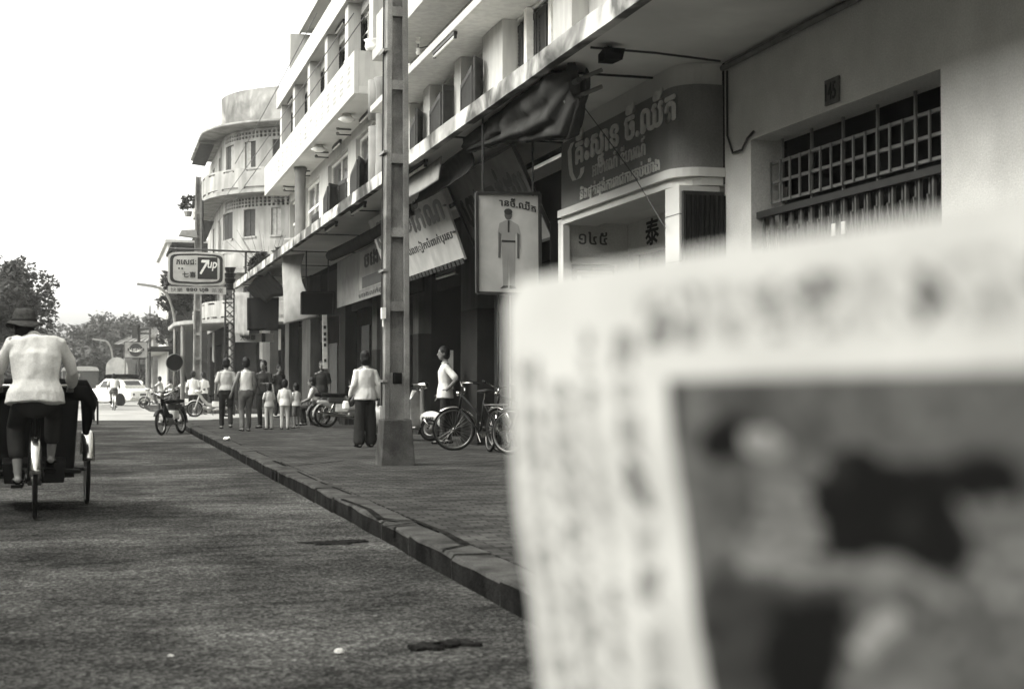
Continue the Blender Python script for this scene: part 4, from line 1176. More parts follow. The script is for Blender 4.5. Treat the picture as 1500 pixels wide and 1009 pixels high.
# ================================================================== BUILDINGS FARTHER ALONG THE STREET
def slab_house(label, x0, x1, y0, y1, z, m, rows, pane='glass_dark', cat='building'):
    root = thing('town_house', label, cat, (x0, y0, 0))
    hs = []
    k = y0+1.0
    while k < y1-1.5:
        for r_ in rows: hs.append((k, k+1.1, r_, r_+1.4))
        k += 2.6
    mb = MB(); wall(mb, street_fn(x0), y0, y1, 0, z, hs, 0.2); mb.build('street_wall', m, root, world=True)
    hf = []
    k = 0.8
    while k < x1-x0-1.4:
        for r_ in rows: hf.append((k, k+1.0, r_, r_+1.4))
        k += 2.4
    mb = MB(); wall(mb, lambda u, v, d: (x0+0.002+u, y0-0.002+d, v), 0, x1-x0, 0, z, hf, 0.2); mb.build('end_wall', m, root, world=True)
    for a, b, c, d in hs: MB().box(x0+0.1, x0+0.14, a, b, c, d).build('window', 'shutter', root, world=True)
    for a, b, c, d in hf: MB().box(x0+a, x0+b, y0+0.1, y0+0.14, c, d).build('window', 'shutter', root, world=True)
    MB().box(x0-0.2, x1, y0-0.2, y1, z, z+0.2).build('roof', m, root, world=True)
    MB().box(x0-1.4, x0-0.003, y0, y1, 3.3, 3.45).build('awning', m, root, world=True)
    MB().box(x0+0.3, x1-0.1, y0+0.3, y1-0.1, 0.1, z-0.1).build('room', 'interior', root, world=True)
    return root
slab_house('dark narrow house between the rounded building and the white slab', 4.3, 14, 89, 97, 9.6, 'plaster_dark', (4.4, 7.0))
slab_house('tall white slab building just past the dark narrow house', 4.25, 15, 97.5, 114, 10.6, 'white_wall', (4.4, 7.2))
slab_house('low pale shop row beyond the white slab building', 3.9, 14, 114.5, 128, 4.8, 'plaster_mid', (1.2,))
# tiled house
th = thing('tiled_house', 'low house with a hipped tiled roof behind the round drinks sign', 'house', (3.6, 132, 0))
hx0, hx1, hy0, hy1 = 1.9, 12.0, 129, 140
mb = MB(); wall(mb, lambda u, v, d: (hx0+u, hy0+d, v), 0, hx1-hx0, 0, 4.6, [(1+k*2.2, 2+k*2.2, 0.8, 2.9) for k in range(4)], 0.2); mb.build('wall', 'plaster_mid', th, world=True)
mb = MB(); wall(mb, street_fn(hx0), hy0, hy1, 0, 4.6, [(hy0+1+k*3, hy0+2.2+k*3, 0.8, 2.9) for k in range(3)], 0.2); mb.build('wall', 'plaster_mid', th, world=True)
rf = MB().hexa([(hx0-0.8,hy0-0.8,4.6),(hx1+.8,hy0-.8,4.6),(hx1+.8,hy1+.8,4.6),(hx0-.8,hy1+.8,4.6),(hx0+4,hy0+4.6,6.9),(hx1-3,hy0+4.6,6.9),(hx1-3,hy1-4.6,6.9),(hx0+4,hy1-4.6,6.9)]).build('roof', 'roof_tile', th, world=True)
for i in range(26):
    t = i/25
    MB().bar((hx0-0.8+t*(hx1-hx0+1.6), hy0-0.8, 4.64), (hx0+4+t*(hx1-hx0-7), hy0+4.6, 6.94), 0.1, 0.08).build('tile_ridge', 'plaster_mid', rf, world=True)

# ================================================================== THE OTHER SIDE OF THE STREET (outside the frame; it shades the roadway)
LX = -9.2
lr = thing('shophouse_row', 'plain pale shophouse row across the street facing the awnings', 'building', (LX, 8, 0))
LY0, LY1, LZ = -42, 43.5, 10.0
hs = []
for k in range(21):
    for z in (5.2,): hs.append((LY0+1.4+k*4, LY0+3.2+k*4, z, z+2.0))
    hs.append((LY0+0.8+k*4, LY0+3.8+k*4, 0.1, 3.0))
mb = MB(); wall(mb, lambda u, v, d: (LX-d, u, v), LY0, LY1, 0, LZ, hs, 0.25); mb.build('wall', 'white_wall', lr, world=True)
MB().box(LX-11, LX-0.26, LY0, LY1, 0.0, LZ-0.02).build('core', 'plaster_dark', lr, world=True)
MB().box(LX+0.003, LX+1.6, LY0, LY1, 3.6, 3.75).build('awning', 'plaster_mid', lr, world=True)
lp = tag(MB().box(LX+0.004, -6.604, -30, 43.5, -0.02, PZ).build('pavement', 'paving'), kind='structure')

# ================================================================== STREET LAMPS, POLES, HANGING SIGNS
def street_lamp(label, x, y, h, arm, dirx=-1.0):
    root = thing('street_lamp', label, 'street lamp', (x, y, 0))
    pts = [(x, y, 0), (x, y, h*0.62)]
    for i in range(1, 9):
        t = i/8
        pts.append((x+dirx*arm*(t**2.0), y, h*0.62+(h*0.38)*math.sin(t*math.pi/2)))
    MB().tube(pts, [0.085, 0.075]+[0.06]*8, 10).build('mast', 'aluminium', root, world=True, smooth=True)
    e = V(pts[-1])
    MB().hexa([e+V(o) for o in ((-.75,-.12,.06),(.1,-.09,-.06),(.1,.09,-.06),(-.75,.12,.06),(-.72,-.08,.16),(.1,-.06,.06),(.1,.06,.06),(-.72,.08,.16))] if dirx < 0 else [e+V((-o[0], o[1], o[2])) for o in ((-.75,-.12,.06),(.1,-.09,-.06),(.1,.09,-.06),(-.75,.12,.06),(-.72,-.08,.16),(.1,-.06,.06),(.1,.06,.06),(-.72,.08,.16))]).build('lantern', 'metal_grey', root, world=True, fix=True)
    MB().cyl((x, y, 0), (x, y, 0.5), 0.13, 10).build('base', 'metal_dark', root, world=True)
    return root
Y = 64.0; q = onY(256, 560, Y); tp = onY(226, 420, Y)
street_lamp('tall curved street lamp at the corner in front of the rounded building', q.x, Y, tp.z, q.x-tp.x)
Y = 100.0; q = onY(165, 560, Y); tp = onY(152, 499, Y)
street_lamp('small far curved street lamp above the white car', q.x, Y, tp.z, q.x-tp.x)
Y = 92.0; q = onY(99, 560, Y); tp = onY(92, 505, Y)
street_lamp('far curved street lamp beside the dark truck', q.x, Y, tp.z, q.x-tp.x)
# concrete pole behind the drinks sign
q = onY(287, 560, 57.0)
concrete_pole('slim concrete pole standing behind the drinks sign at the crossing', q.x, 56.2, 9.2, 0.4)
# floodlight lantern on that pole
q2 = onY(275, 343, 56.0)
fl2 = thing('lantern', 'grey lantern box fixed high on the slim concrete pole', 'lamp', (q2.x, 55.9, 7.0))
MB().hexa([V((q2.x, 55.9, q2.z))+V(o) for o in ((-.35,-.25,-.08),(.35,-.25,-.16),(.35,.25,-.16),(-.35,.25,-.08),(-.25,-.2,.12),(.3,-.2,.16),(.3,.2,.16),(-.25,.2,.12))]).build('housing', 'metal_grey', fl2, world=True)
MB().bar((q2.x+0.3, 55.9, q2.z), (q.x, 56.2, q2.z), 0.06).build('arm', 'metal_dark', fl2, world=True)
# thin mast
q = onY(219, 560, 98); m_ = onY(219, 448, 98)
tag(MB().tube([(q.x, 98, 0), (q.x, 98, 4), (q.x, 98, m_.z)], [0.09, 0.08, 0.03], 8).build('wooden_mast', 'wood_mid'), 'thin wooden mast rising beside the white slab building', 'pole')
# telegraph pole with cross arms
q = onY(203, 560, 104); tz = onY(203, 477, 104).z
tg = thing('telegraph_pole', 'dark telegraph pole with cross arms in front of the tiled roof', 'utility pole', (q.x, 104, 0))
MB().tube([(q.x, 104, 0), (q.x, 104, tz)], [0.13, 0.1], 8).build('shaft', 'wood_dark', tg, world=True)
for dz in (0.25, 0.55): MB().bar((q.x-0.85, 104, tz-dz), (q.x+0.85, 104, tz-dz), 0.1).build('cross_arm', 'wood_dark', tg, world=True)
MB().bar((q.x-0.3, 103.9, tz-0.9), (q.x-0.3, 103.9, tz), 0.35).build('transformer', 'metal_dark', tg, world=True)
# lattice pylon with a drum at the arcade end
q = onY(336, 560, 47.2)
py = thing('lattice_pylon', 'slim dark lattice pylon with a stacked drum head at the awning corner', 'pylon', (q.x, 47.2, PZ))
hz = onY(336, 425, 47.2).z; top = onY(336, 392, 47.2).z
for sx in (-1, 1):
    for sy in (-1, 1): MB().bar((q.x+sx*0.16, 47.2+sy*0.16, PZ), (q.x+sx*0.14, 47.2+sy*0.14, hz), 0.035).build('leg', 'metal_dark', py, world=True)
lt = MB(); z = PZ+0.1; k = 0
while z < hz-0.3:
    for sy in (-1, 1):
        lt.bar((q.x-0.15, 47.2+sy*0.15, z), (q.x+0.15, 47.2+sy*0.15, z+0.28), 0.02); lt.bar((q.x+0.15, 47.2+sy*0.15, z), (q.x-0.15, 47.2+sy*0.15, z+0.28), 0.02)
    z += 0.28
tag(lt.build('bracing', 'metal_dark', py, world=True), kind='stuff')
MB().tube([(q.x, 47.2, hz+(top-hz)*t) for t in (0, 0.25, 0.27, 0.5, 0.52, 0.75, 0.77, 1.0)], [0.16, 0.18, 0.13, 0.19, 0.13, 0.2, 0.13, 0.19], 12).build('drum', 'paint_black', py, world=True)
# hanging drinks sign on its horizontal pipe
SYY = 45.2
hs_ = thing('drinks_sign', 'rounded hanging drinks sign with 7up panel over the corner pavement', 'sign', onY(287, 432, SYY))
a0, a1 = onY(247, 364, SYY), onY(392, 370, SYY)
MB().cyl(a0, a1, 0.03, 8).build('pipe', 'metal_dark', hs_, world=True, smooth=True)
MB().cyl(onY(360, 368, SYY), V((onY(360, 368, SYY).x, SYY, 4.36)), 0.035, 8).build('support', 'metal_dark', hs_, world=True)
for px in (258, 313):
    MB().cyl(onY(px, 366, SYY), onY(px, 374, SYY), 0.025, 6).build('hanger', 'metal_dark', hs_, world=True)
sl_, st_, sr_, sb_ = onY(246, 370, SYY).x, onY(287, 369, SYY).z, onY(329, 370, SYY).x, onY(287, 419, SYY).z
scx, scz = (sl_+sr_)/2, (st_+sb_)/2; sw, sh = (sr_-sl_), (st_-sb_)
def tv(k, bul=0.09):   # rounded television shape
    pts = []
    n_ = 40
    for i in range(n_):
        t = 2*math.pi*i/n_
        c, s = math.cos(t), math.sin(t)
        e = 0.22
        pts.append((math.copysign(abs(c)**e, c)*sw/2*k, math.copysign(abs(s)**e, s)*sh/2*(k if k == 1 else k-0.04)*(1-bul*abs(math.copysign(abs(c)**e, c))**2)))
    return pts
sfn = lambda u, v, d: (scx+u, SYY-0.06-d, scz+v)
MB().prism(tv(1.0), lambda u, v, d: (scx+u, SYY-0.06+d, scz+v), 0, 0.14).build('cabinet', 'sign_cream', hs_, world=True, fix=True)
MB().prism(tv(0.93), sfn, 0.002, 0.012).build('border', 'letter_dark', hs_, world=True, fix=True)
MB().prism(tv(0.82), sfn, 0.014, 0.02).build('face', 'sign_cream', hs_, world=True, fix=True)
pan = MB().prism([(0.02*sw, -0.30*sh), (0.37*sw, -0.30*sh), (0.37*sw, 0.34*sh), (0.02*sw, 0.34*sh)], sfn, 0.022, 0.028).build('panel', 'letter_dark', hs_, world=True, fix=True)
ofs = lambda x, z: (lambda u, v, d: (scx+x+u, SYY-0.09-d, scz+z+v))
lettering('7', ofs(0.045*sw, -0.15*sh), 0.13*sw, 0.40*sh, 'paint_white', hs_, bold=0.03, shear=0.2)
lettering('up', ofs(0.185*sw, -0.05*sh), 0.16*sw, 0.25*sh, 'paint_white', hs_, bold=0.02, shear=0.15)
lettering('ភេសជ្ជៈ'.replace('្ជ', ''), ofs(-0.36*sw, 0.12*sh), 0.35*sw, 0.15*sh, 'letter_dark', hs_, bold=0.03)
lettering('七喜', ofs(-0.25*sw, -0.26*sh), 0.24*sw, 0.17*sh, 'letter_dark', hs_, bold=0.02)
lettering('··', ofs(-0.32*sw, -0.02*sh), 0.08*sw, 0.04*sh, 'letter_dark', hs_, bold=0.03)
z1, z0 = onY(287, 420, SYY).z, onY(287, 430.5, SYY).z
x0, x1 = onY(246, 420, SYY).x, onY(331, 420, SYY).x
MB().box(x0, x1, SYY-0.03, SYY+0.03, z0, z1).build('name_strip', 'sign_cream', hs_, world=True)
nf = lambda x: (lambda u, v, d: (x+u, SYY-0.032-d, z0+0.05+v))
hh = z1-z0-0.09
lettering('快樂', nf(x0+0.08), 0.36, hh, 'letter_mid', hs_); lettering('១១០ ហុង', nf(x0+0.56), 0.66, hh, 'letter_dark', hs_, bold=0.06); lettering('茶室', nf(x0+1.32), 0.36, hh, 'letter_mid', hs_)
# round drinks sign far off
q = [onY(a, b, 88) for a, b in ((182, 501), (216, 501), (216, 524), (182, 524))]
rs, fr_, wr, hr = board('round_logo_sign', 'grey panel with a dark round drinks logo and word across it', q, 'sign_grey', 'metal_dark')
MB().prism([(wr*0.5+hr*0.42*math.cos(t*math.pi/12), hr*0.5+hr*0.42*math.sin(t*math.pi/12)) for t in range(24)], fr_, 0.002, 0.02).build('disc', 'letter_dark', rs, world=True, fix=True)
MB().prism([(wr*0.5-hr*0.38, hr*0.42), (wr*0.5, hr*0.36), (wr*0.5+hr*0.38, hr*0.42), (wr*0.5+hr*0.40, hr*0.6), (wr*0.5, hr*0.62), (wr*0.5-hr*0.40, hr*0.6)], fr_, 0.022, 0.03).build('wave', 'paint_white', rs, world=True, fix=True)
lettering('PEPSI', lambda u, v, d: fr_(wr*0.5-hr*0.5+u, hr*0.43+v, d+0.035), hr*1.0, hr*0.18, 'letter_dark', rs, bold=0.04)
for k in (0.03, 0.97):
    p = fr_(wr*k, 0, -0.05); MB().cyl((p.x, p.y, 0), p, 0.06, 8).build('post', 'metal_grey', rs, world=True)
# round traffic sign seen from behind
q = onY(256, 531, 52.5)
ts = thing('traffic_sign', 'dark round traffic sign seen from behind at the crossing', 'traffic sign', (q.x, 52.5, 0))
MB().tube([(q.x, 52.46, q.z), (q.x, 52.5, q.z)], [0.30, 0.31], 24).build('disc', 'black', ts, world=True)
MB().ring((q.x, 52.46, q.z), (0,1,0), 0.305, 0.018, 28, 6).build('rim', 'rim_steel', ts, world=True, smooth=True)
MB().cyl((q.x+0.25, 52.56, 0), (q.x+0.25, 52.56, q.z+0.05), 0.03, 8).build('post', 'metal_grey', ts, world=True)
MB().bar((q.x-0.2, 52.53, q.z), (q.x+0.3, 52.53, q.z), 0.03).build('bracket', 'metal_grey', ts, world=True)
# far round-topped white board
q = onY(171, 560, 97); zt = onY(171, 523, 97).z
rb = thing('kiosk', 'small pale round topped kiosk board behind the white car', 'kiosk', (q.x, 97, 0))
MB().prism([(-0.7, 0), (0.7, 0), (0.7, zt-0.7)]+[(0.7*math.cos(t*math.pi/8), zt-0.7+0.7*math.sin(t*math.pi/8)) for t in range(1, 8)]+[(-0.7, zt-0.7)], lambda u, v, d: (q.x+u, 97+d, v), 0, 0.3).build('board', 'sign_cream', rb, world=True, fix=True)
MB().box(q.x-0.75, q.x+0.75, 96.6, 97.35, zt-1.3, zt-1.2).build('shelf', 'plaster_mid', rb, world=True)

# ================================================================== NEWSPAPER held up close to the lens
def newspaper():
    # a broadsheet page turned so that its right side comes nearer the lens
    TL = CAM+ray(752, 412)*0.86
    TR = CAM+ray(1500, 288)*0.50
    BL = CAM+ray(822, 1005)*0.85
    ux = (TR-TL).normalized(); uy = (BL-TL).normalized(); nn = ux.cross(uy).normalized()
    if nn.dot(_f) < 0: nn = -nn
    Wd, Hd = 0.60, 0.50
    NX, NY = 300, 250
    def pos(u, v):
        x, y = u*Wd, v*Hd
        r_ = 0.022                    # soft dog-eared corner
        if x < r_ and y < r_:
            dx, dy = r_-x, r_-y; l = math.hypot(dx, dy); m = max(dx, dy)
            if l > 1e-6: k = m/l; x, y = r_-dx*k, r_-dy*k
        x += 0.006*math.sin(v*9.0+3.6)*(1-u)**5
        bulge = 0.012*math.sin(v*3.0+0.3)*(1-u)**2+0.006*math.sin(u*7+v*2)+0.002*noise.noise((u*9, v*9, 1))
        return TL+ux*x+uy*y-nn*bulge
    def cell(a, b, s): return (math.sin(math.floor(a)*12.9898+math.floor(b)*78.233+s)*43758.5453) % 1.0
    def glyph(xm, ym, pitch, s):      # a blurred character cell: uneven dark strokes with gaps between
        xm += pitch*0.35*noise.noise((ym*70, xm*30, s)); ym += pitch*(0.8*noise.noise((xm*60, ym*26, s+3))+1.7*cell(xm/pitch, 0, s))
        fx, fy = (xm/pitch) % 1, (ym/pitch) % 1
        if not (0.12 < fx < 0.88 and 0.1 < fy < 0.86): return 0.0
        w = cell(xm/pitch, ym/pitch, s)
        return (0.35+0.65*w)*(0.55+0.8*noise.noise((xm*420, ym*420, s)))
    def ink(xm, ym, px, py):
        n_ = noise.noise((px*0.02, py*0.02, 4.0)); n2 = noise.noise((px*0.045, py*0.045, 8.0)); n3 = noise.noise((px*0.009, py*0.009, 2.0))
        v = 0.69+0.03*n_
        if 0.016 < ym < 0.046 and xm > 0.155: v -= 0.95*max(0, glyph(xm, ym-0.016, 0.030, 3.0))
        for x0, x1, y0, pt, st, k in ((0.012, 0.044, 0.045, 0.016, 1.0, 0.95), (0.052, 0.084, 0.060, 0.016, 5.0, 0.9), (0.092, 0.108, 0.030, 0.016, 9.0, 0.85), (0.122, 0.148, 0.034, 0.026, 7.0, 1.2)):
            if x0 < xm < x1 and ym > y0: v -= k*max(0, glyph(xm-x0, ym-y0, pt, st))
        if xm > 0.172 and ym > 0.060:
            ox, oy = px, py
            px += 26*noise.noise((ox*0.014, oy*0.014, 11.0))+10*noise.noise((ox*0.05, oy*0.05, 13.0)); py += 26*noise.noise((ox*0.014, oy*0.014, 17.0))+10*noise.noise((ox*0.05, oy*0.05, 19.0))  # the printed picture
            v = 0.13+0.05*n_+0.08*max(0, n3)
            if px < 1015: v = 0.07+0.03*n_+max(0, (py-640)*0.0003)
            if 1015 <= px < 1060: v = 0.19+0.04*n_
            if (px-1085)**2/1.2+(py-645)**2 < 34**2: v = 0.05
            if (px-1133)**2+(py-655)**2*1.1 < 24**2: v = 0.42
            if 1110 < px < 1205 and 690 < py < 800: v = 0.20+0.06*n_+(0.13 if (py % 24) < 12 else 0)
            if px > 1215 and py < 665: v = 0.17+0.04*n_
            if 1205 < px < 1480 and 672 < py < 835: v = 0.045+0.03*n_
            if px > 1400 and 740 < py < 900: v = 0.16+0.16*max(0, n2+0.2)
            if abs(py-(800+(px-1080)*0.22)) < 16 and 1075 < px < 1420: v = 0.27+0.05*n_
            if 1060 < px < 1230 and py > 850: v = 0.09+0.05*n_
            if 1135 < px < 1225 and 880 < py: v = 0.035
            if (px-1275)**2/1.4+(py-925)**2/3.2 < 22**2: v = 0.40
            if px > 1320 and py > 880: v = 0.13+0.14*max(0, n2+0.1)
            if 1230 < px < 1380 and 960 < py: v = 0.20+0.08*n_
            v = max(0.012, (v-0.035)*0.85*(1+0.5*n2))
        return max(0.004, v)
    root = thing('newspaper', 'open newspaper page with a dark printed picture held up close', 'newspaper', pos(0.5, 1.0))
    mb = MB(); ink_v = []
    for j in range(NY+1):
        for i in range(NX+1):
            u, v = i/NX, j/NY
            q = pos(u, v); mb.v.append(tuple(q))
            fl_ = TL+ux*(u*Wd)+uy*(v*Hd)
            ink_v.append(ink(u*Wd, v*Hd, *pixof(fl_)) if (fl_-CAM).dot(_f) > 0.1 else 0.3)
    for j in range(NY):
        for i in range(NX): mb.f.append((j*(NX+1)+i, (j+1)*(NX+1)+i, (j+1)*(NX+1)+i+1, j*(NX+1)+i+1)); mb.m.append(0)
    m = bpy.data.materials.new('newsprint'); m.use_nodes = True; MATS['newsprint'] = m
    b = m.node_tree.nodes['Principled BSDF']; b.inputs['Roughness'].default_value = 0.95; b.inputs['Specular IOR Level'].default_value = 0.05
    at = m.node_tree.nodes.new('ShaderNodeAttribute'); at.attribute_name = 'ink'
    m.node_tree.links.new(at.outputs['Color'], b.inputs['Base Color'])
    o = mb.build('page', 'newsprint', root, world=True, smooth=True)
    ca = o.data.color_attributes.new('ink', 'FLOAT_COLOR', 'POINT')
    for k, v in enumerate(ink_v): ca.data[k].color = grey(v)
    mb2 = MB(); NX2, NY2 = 24, 32
    for j in range(NY2+1):
        for i in range(NX2+1): mb2.v.append(tuple(pos(0.006+i/NX2*0.99, 0.006+j/NY2*0.99)+nn*(0.004+0.002*math.sin(i*.5))))
    for j in range(NY2):
        for i in range(NX2): mb2.f.append((j*(NX2+1)+i, (j+1)*(NX2+1)+i, (j+1)*(NX2+1)+i+1, j*(NX2+1)+i+1)); mb2.m.append(0)
    mb2.build('inner_page', 'cloth_white', root, world=True, smooth=True)
newspaper()

# ================================================================== HAZE: damp city air
hz_ = MB().box(-60, 70, -60, 260, -1.0, 24).build('haze', 'dirt')
hz_['kind'] = 'stuff'
hm = bpy.data.materials.new('haze_air'); hm.use_nodes = True
hn = hm.node_tree.nodes; hn.remove(hn['Principled BSDF'])
pv_ = hn.new('ShaderNodeVolumePrincipled'); pv_.inputs['Density'].default_value = 0.0006; pv_.inputs['Color'].default_value = (0.95, 0.95, 0.92, 1); pv_.inputs['Anisotropy'].default_value = 0.2
hm.node_tree.links.new(pv_.outputs[0], hn['Material Output'].inputs['Volume'])
hz_.data.materials.clear(); hz_.data.materials.append(hm)
# ================================================================== PEOPLE
def fuse(mb, voxel, name, material, parent, smooth_it=4):
    """closed overlapping tubes -> one continuous smooth skin"""
    o = mb.build(name, material)
    col.objects.unlink(o)
    md = o.modifiers.new('remesh', 'REMESH'); md.mode = 'VOXEL'; md.voxel_size = voxel; md.use_smooth_shade = True
    if smooth_it:
        s = o.modifiers.new('smooth', 'SMOOTH'); s.iterations = smooth_it; s.factor = 0.5
    me = evaluated_mesh(o)
    col.objects.link(o)
    o.parent = parent
    old = o.data
    o.modifiers.clear(); o.data = me
    bpy.data.meshes.remove(old)
    me.shade_smooth()
    return o
def ruffle(o, fn):
    me = o.data
    cs = [v.co.copy() for v in me.vertices]; ns = [V(n.vector) for n in me.vertex_normals]
    flatv = []
    for c, n in zip(cs, ns): flatv += list(c+n*fn(c))
    me.vertices.foreach_set('co', flatv); me.update()
J0 = dict(pelvis=(0,0,.93), waist=(0,0,1.06), chest=(0,.005,1.26), shl=(0,-.005,1.38), neck=(0,0,1.45), head=(0,.025,1.585),
          s_l=(-.160,0,1.345), e_l=(-.205,-.02,1.09), w_l=(-.215,.05,.86), s_r=(.160,0,1.345), e_r=(.205,-.02,1.09), w_r=(.215,.05,.86),
          h_l=(-.09,0,.90), k_l=(-.10,.02,.49), a_l=(-.10,-.02,.075), h_r=(.09,0,.90), k_r=(.10,.02,.49), a_r=(.10,-.02,.075))
def person(label, loc, rz, height=1.65, pose=None, shirt='cloth_white', sleeve='short', trousers='cloth_dark', leg='long', hair='short', hat=None, shoes='black', skin='skin', voxel=0.013, hem=0.86, wide=1.0, child=False, group=None, stripes=False, belt=False, fat=1.0, lean=0.0):
    J = {k: V(v) for k, v in J0.items()}
    if pose:
        for k, v in pose.items(): J[k] = V(v)
    if lean:
        M = Matrix.Rotation(-R(lean), 3, 'X'); c = J['pelvis'].copy()
        for k in ('waist','chest','shl','neck','head','s_l','e_l','w_l','s_r','e_r','w_r'):
            if not (pose and k in pose and k[0] in 'ew'): J[k] = c+M @ (J[k]-c)
    s = height/1.70
    hk = 1.22 if child else 1.0
    for k in J: J[k] = J[k]*s
    root = thing('person', label, 'person', loc, rz, group)
    S = lambda *a: [x*s for x in a]
    E = lambda a, b: (a*s*fat, b*s*fat)
    P = J
    lerp = lambda a, b, t: a+(b-a)*t
    fwd = (P['head']-P['neck'])
    # ---- one continuous body
    b = MB()
    b.round_tube([P['pelvis'], P['waist'], P['chest'], P['shl']], [E(.105,.145), E(.09,.12), E(.10,.15), E(.065,.14)], 14, ref=(0,1,0))
    b.round_tube([P['shl'], P['neck'], lerp(P['neck'], P['head'], .6)], S(.06,.05,.05), 10)
    hr = .098*s*hk; hd = P['head']
    b.ball(hd+V((0,.005,.02))*s, (hr*.80, hr*.95, hr*1.12), 14, 10)
    b.ball(hd+V((0,.035,-.06))*s*hk, (hr*.58, hr*.62, hr*.60), 12, 8)
    b.round_tube([hd+V((0,.085,.012))*s*hk, hd+V((0,.113,-.022))*s*hk], S(.010,.016), 8)
    for sx in (-1, 1): b.ball(hd+V((sx*.081, -.005, -.005))*s*hk, (.012*s, .022*s, .032*s), 8, 6)
    b.round_tube([hd+V((-.02,.093,-.058))*s*hk, hd+V((.02,.093,-.058))*s*hk], S(.008,.008), 6)
    for q in ('l', 'r'):
        sh, el_, wr = P['s_'+q], P['e_'+q], P['w_'+q]
        b.round_tube([sh, lerp(sh, el_, .5), el_, lerp(el_, wr, .35), wr], S(.055,.048,.040,.039,.027), 10)
        dr = (wr-el_).normalized(); sgn = -1 if q == 'l' else 1
        side = dr.cross(V((0,1,0)))
        if side.length < .2: side = V((1,0,0))
        side.normalize(); up_ = side.cross(dr).normalized()
        pc = wr+dr*.055*s
        b.round_tube([wr+dr*.005*s, pc, wr+dr*.09*s], [(.018*s,.026*s),(.015*s,.038*s),(.013*s,.036*s)], 8, ref=tuple(up_))
        for k_, (o_, l_) in enumerate(((-.030,.052),(-.010,.066),(.010,.062),(.029,.046))):
            f0 = wr+dr*.09*s+side*o_*s
            b.round_tube([f0, f0+dr*l_*.5*s+up_*.006*s, f0+dr*l_*s+up_*.024*s], S(.0095,.009,.0075), 6)
        t0 = wr+dr*.03*s+up_*.02*s
        b.round_tube([t0, t0+dr*.03*s+up_*.03*s, t0+dr*.062*s+up_*.036*s], S(.012,.0105,.009), 6)
        hp, kn, an = P['h_'+q], P['k_'+q], P['a_'+q]
        b.round_tube([hp, lerp(hp, kn, .45), kn, lerp(kn, an, .32), an], S(.088,.072,.053,.054,.035), 12)
        ft = P.get('t_'+q) or an+V((sgn*.015, .165, -.045))*s
        b.round_tube([an+V((0,-.05,-.035))*s, an+V((0,.03,-.03))*s, ft], [(.032*s,.035*s),(.032*s,.04*s),(.022*s,.044*s)], 8, ref=(0,0,1))
    body = fuse(b, voxel*s**.5, 'body', skin, root, 2)
    # eyes
    for sx in (-1, 1): MB().ball(hd+V((sx*.033, .087, .02))*s*hk, (.012*s, .007*s, .008*s), 8, 6).build('eye', 'black', root)
    # ---- shirt
    t = MB(); g = .016*s
    up_ = P['waist']-P['pelvis']; low = P['pelvis']+up_.normalized()*((hem-.93)*s)
    EW = lambda a, b_: (a*s*fat+g, (b_*wide)*s*fat+g)
    tuck = hem >= .95
    fl = .0 if tuck else (.036 if hat else .024)
    t.tube([low, lerp(low, P['waist'], .5), P['waist'], P['chest'], P['shl'], lerp(P['shl'], P['neck'], .55)], [EW(.108+fl,.146+fl), EW(.105+fl*.8,.143+fl*.8), EW(.100,.133), EW(.104,.148), EW(.070,.134), (.058*s,.066*s)], 18, ref=(0,1,0))
    if sleeve != 'none':
        for q in ('l', 'r'):
            sh, el_, wr = P['s_'+q], P['e_'+q], P['w_'+q]
            if sleeve == 'short': t.round_tube([lerp(P['shl'], sh, .7), sh, lerp(sh, el_, .55), lerp(sh, el_, .8)], S(.055,.064,.061,.060), 12)
            else: t.round_tube([lerp(P['shl'], sh, .7), sh, lerp(sh, el_, .5), el_, lerp(el_, wr, .5), lerp(el_, wr, .88)], S(.055,.064,.058,.052,.047,.040), 12)
    sh_o = fuse(t, .014*s**.5, 'shirt', shirt, root, 3)
    # cloth folds
    ruffle(sh_o, lambda c: noise.noise((c.x*9/s, c.y*9/s, c.z*4.5/s))*(.020 if hat else .010)*s+noise.noise((c.x*22/s, c.y*22/s, c.z*9/s))*.004*s)
    # collar
    MB().ring(lerp(P['shl'], P['neck'], .62), (P['neck']-P['shl']), .058*s, .013*s, 16, 6).build('collar', shirt, sh_o, smooth=True)
    # ---- trousers
    gt = (.020 if tuck else .004)*s
    ET = lambda a, b_: (a*s*fat+gt, b_*s*fat+gt)
    t = MB()
    t.round_tube([lerp(P['h_l'], P['h_r'], .5)+V((0,0,-.03))*s, P['pelvis'], lerp(P['pelvis'], P['waist'], .6)], [ET(.105,.148), ET(.106,.144), ET(.094,.124)], 14, ref=(0,1,0))
    for q in ('l', 'r'):
        hp, kn, an = P['h_'+q], P['k_'+q], P['a_'+q]
        if leg == 'long': t.round_tube([hp, lerp(hp, kn, .5), kn, lerp(kn, an, .5), lerp(kn, an, .92)], S(.096,.082,.068,.062,.058), 12)
        elif leg == 'wide': t.round_tube([hp, lerp(hp, kn, .5), kn, lerp(kn, an, .5), lerp(kn, an, .90)], S(.098,.096,.096,.10,.106), 14)
        elif leg == 'crop': t.round_tube([hp, lerp(hp, kn, .5), kn, lerp(kn, an, .55)], S(.098,.088,.078,.074), 12)
        else: t.round_tube([hp, lerp(hp, kn, .5), lerp(kn, hp, .08)], S(.098,.092,.086), 12)
    tr = fuse(t, .014*s**.5, 'trousers', trousers, root, 3)
    ruffle(tr, lambda c: noise.noise((c.x*10/s, c.y*10/s, c.z*5/s))*.008*s)
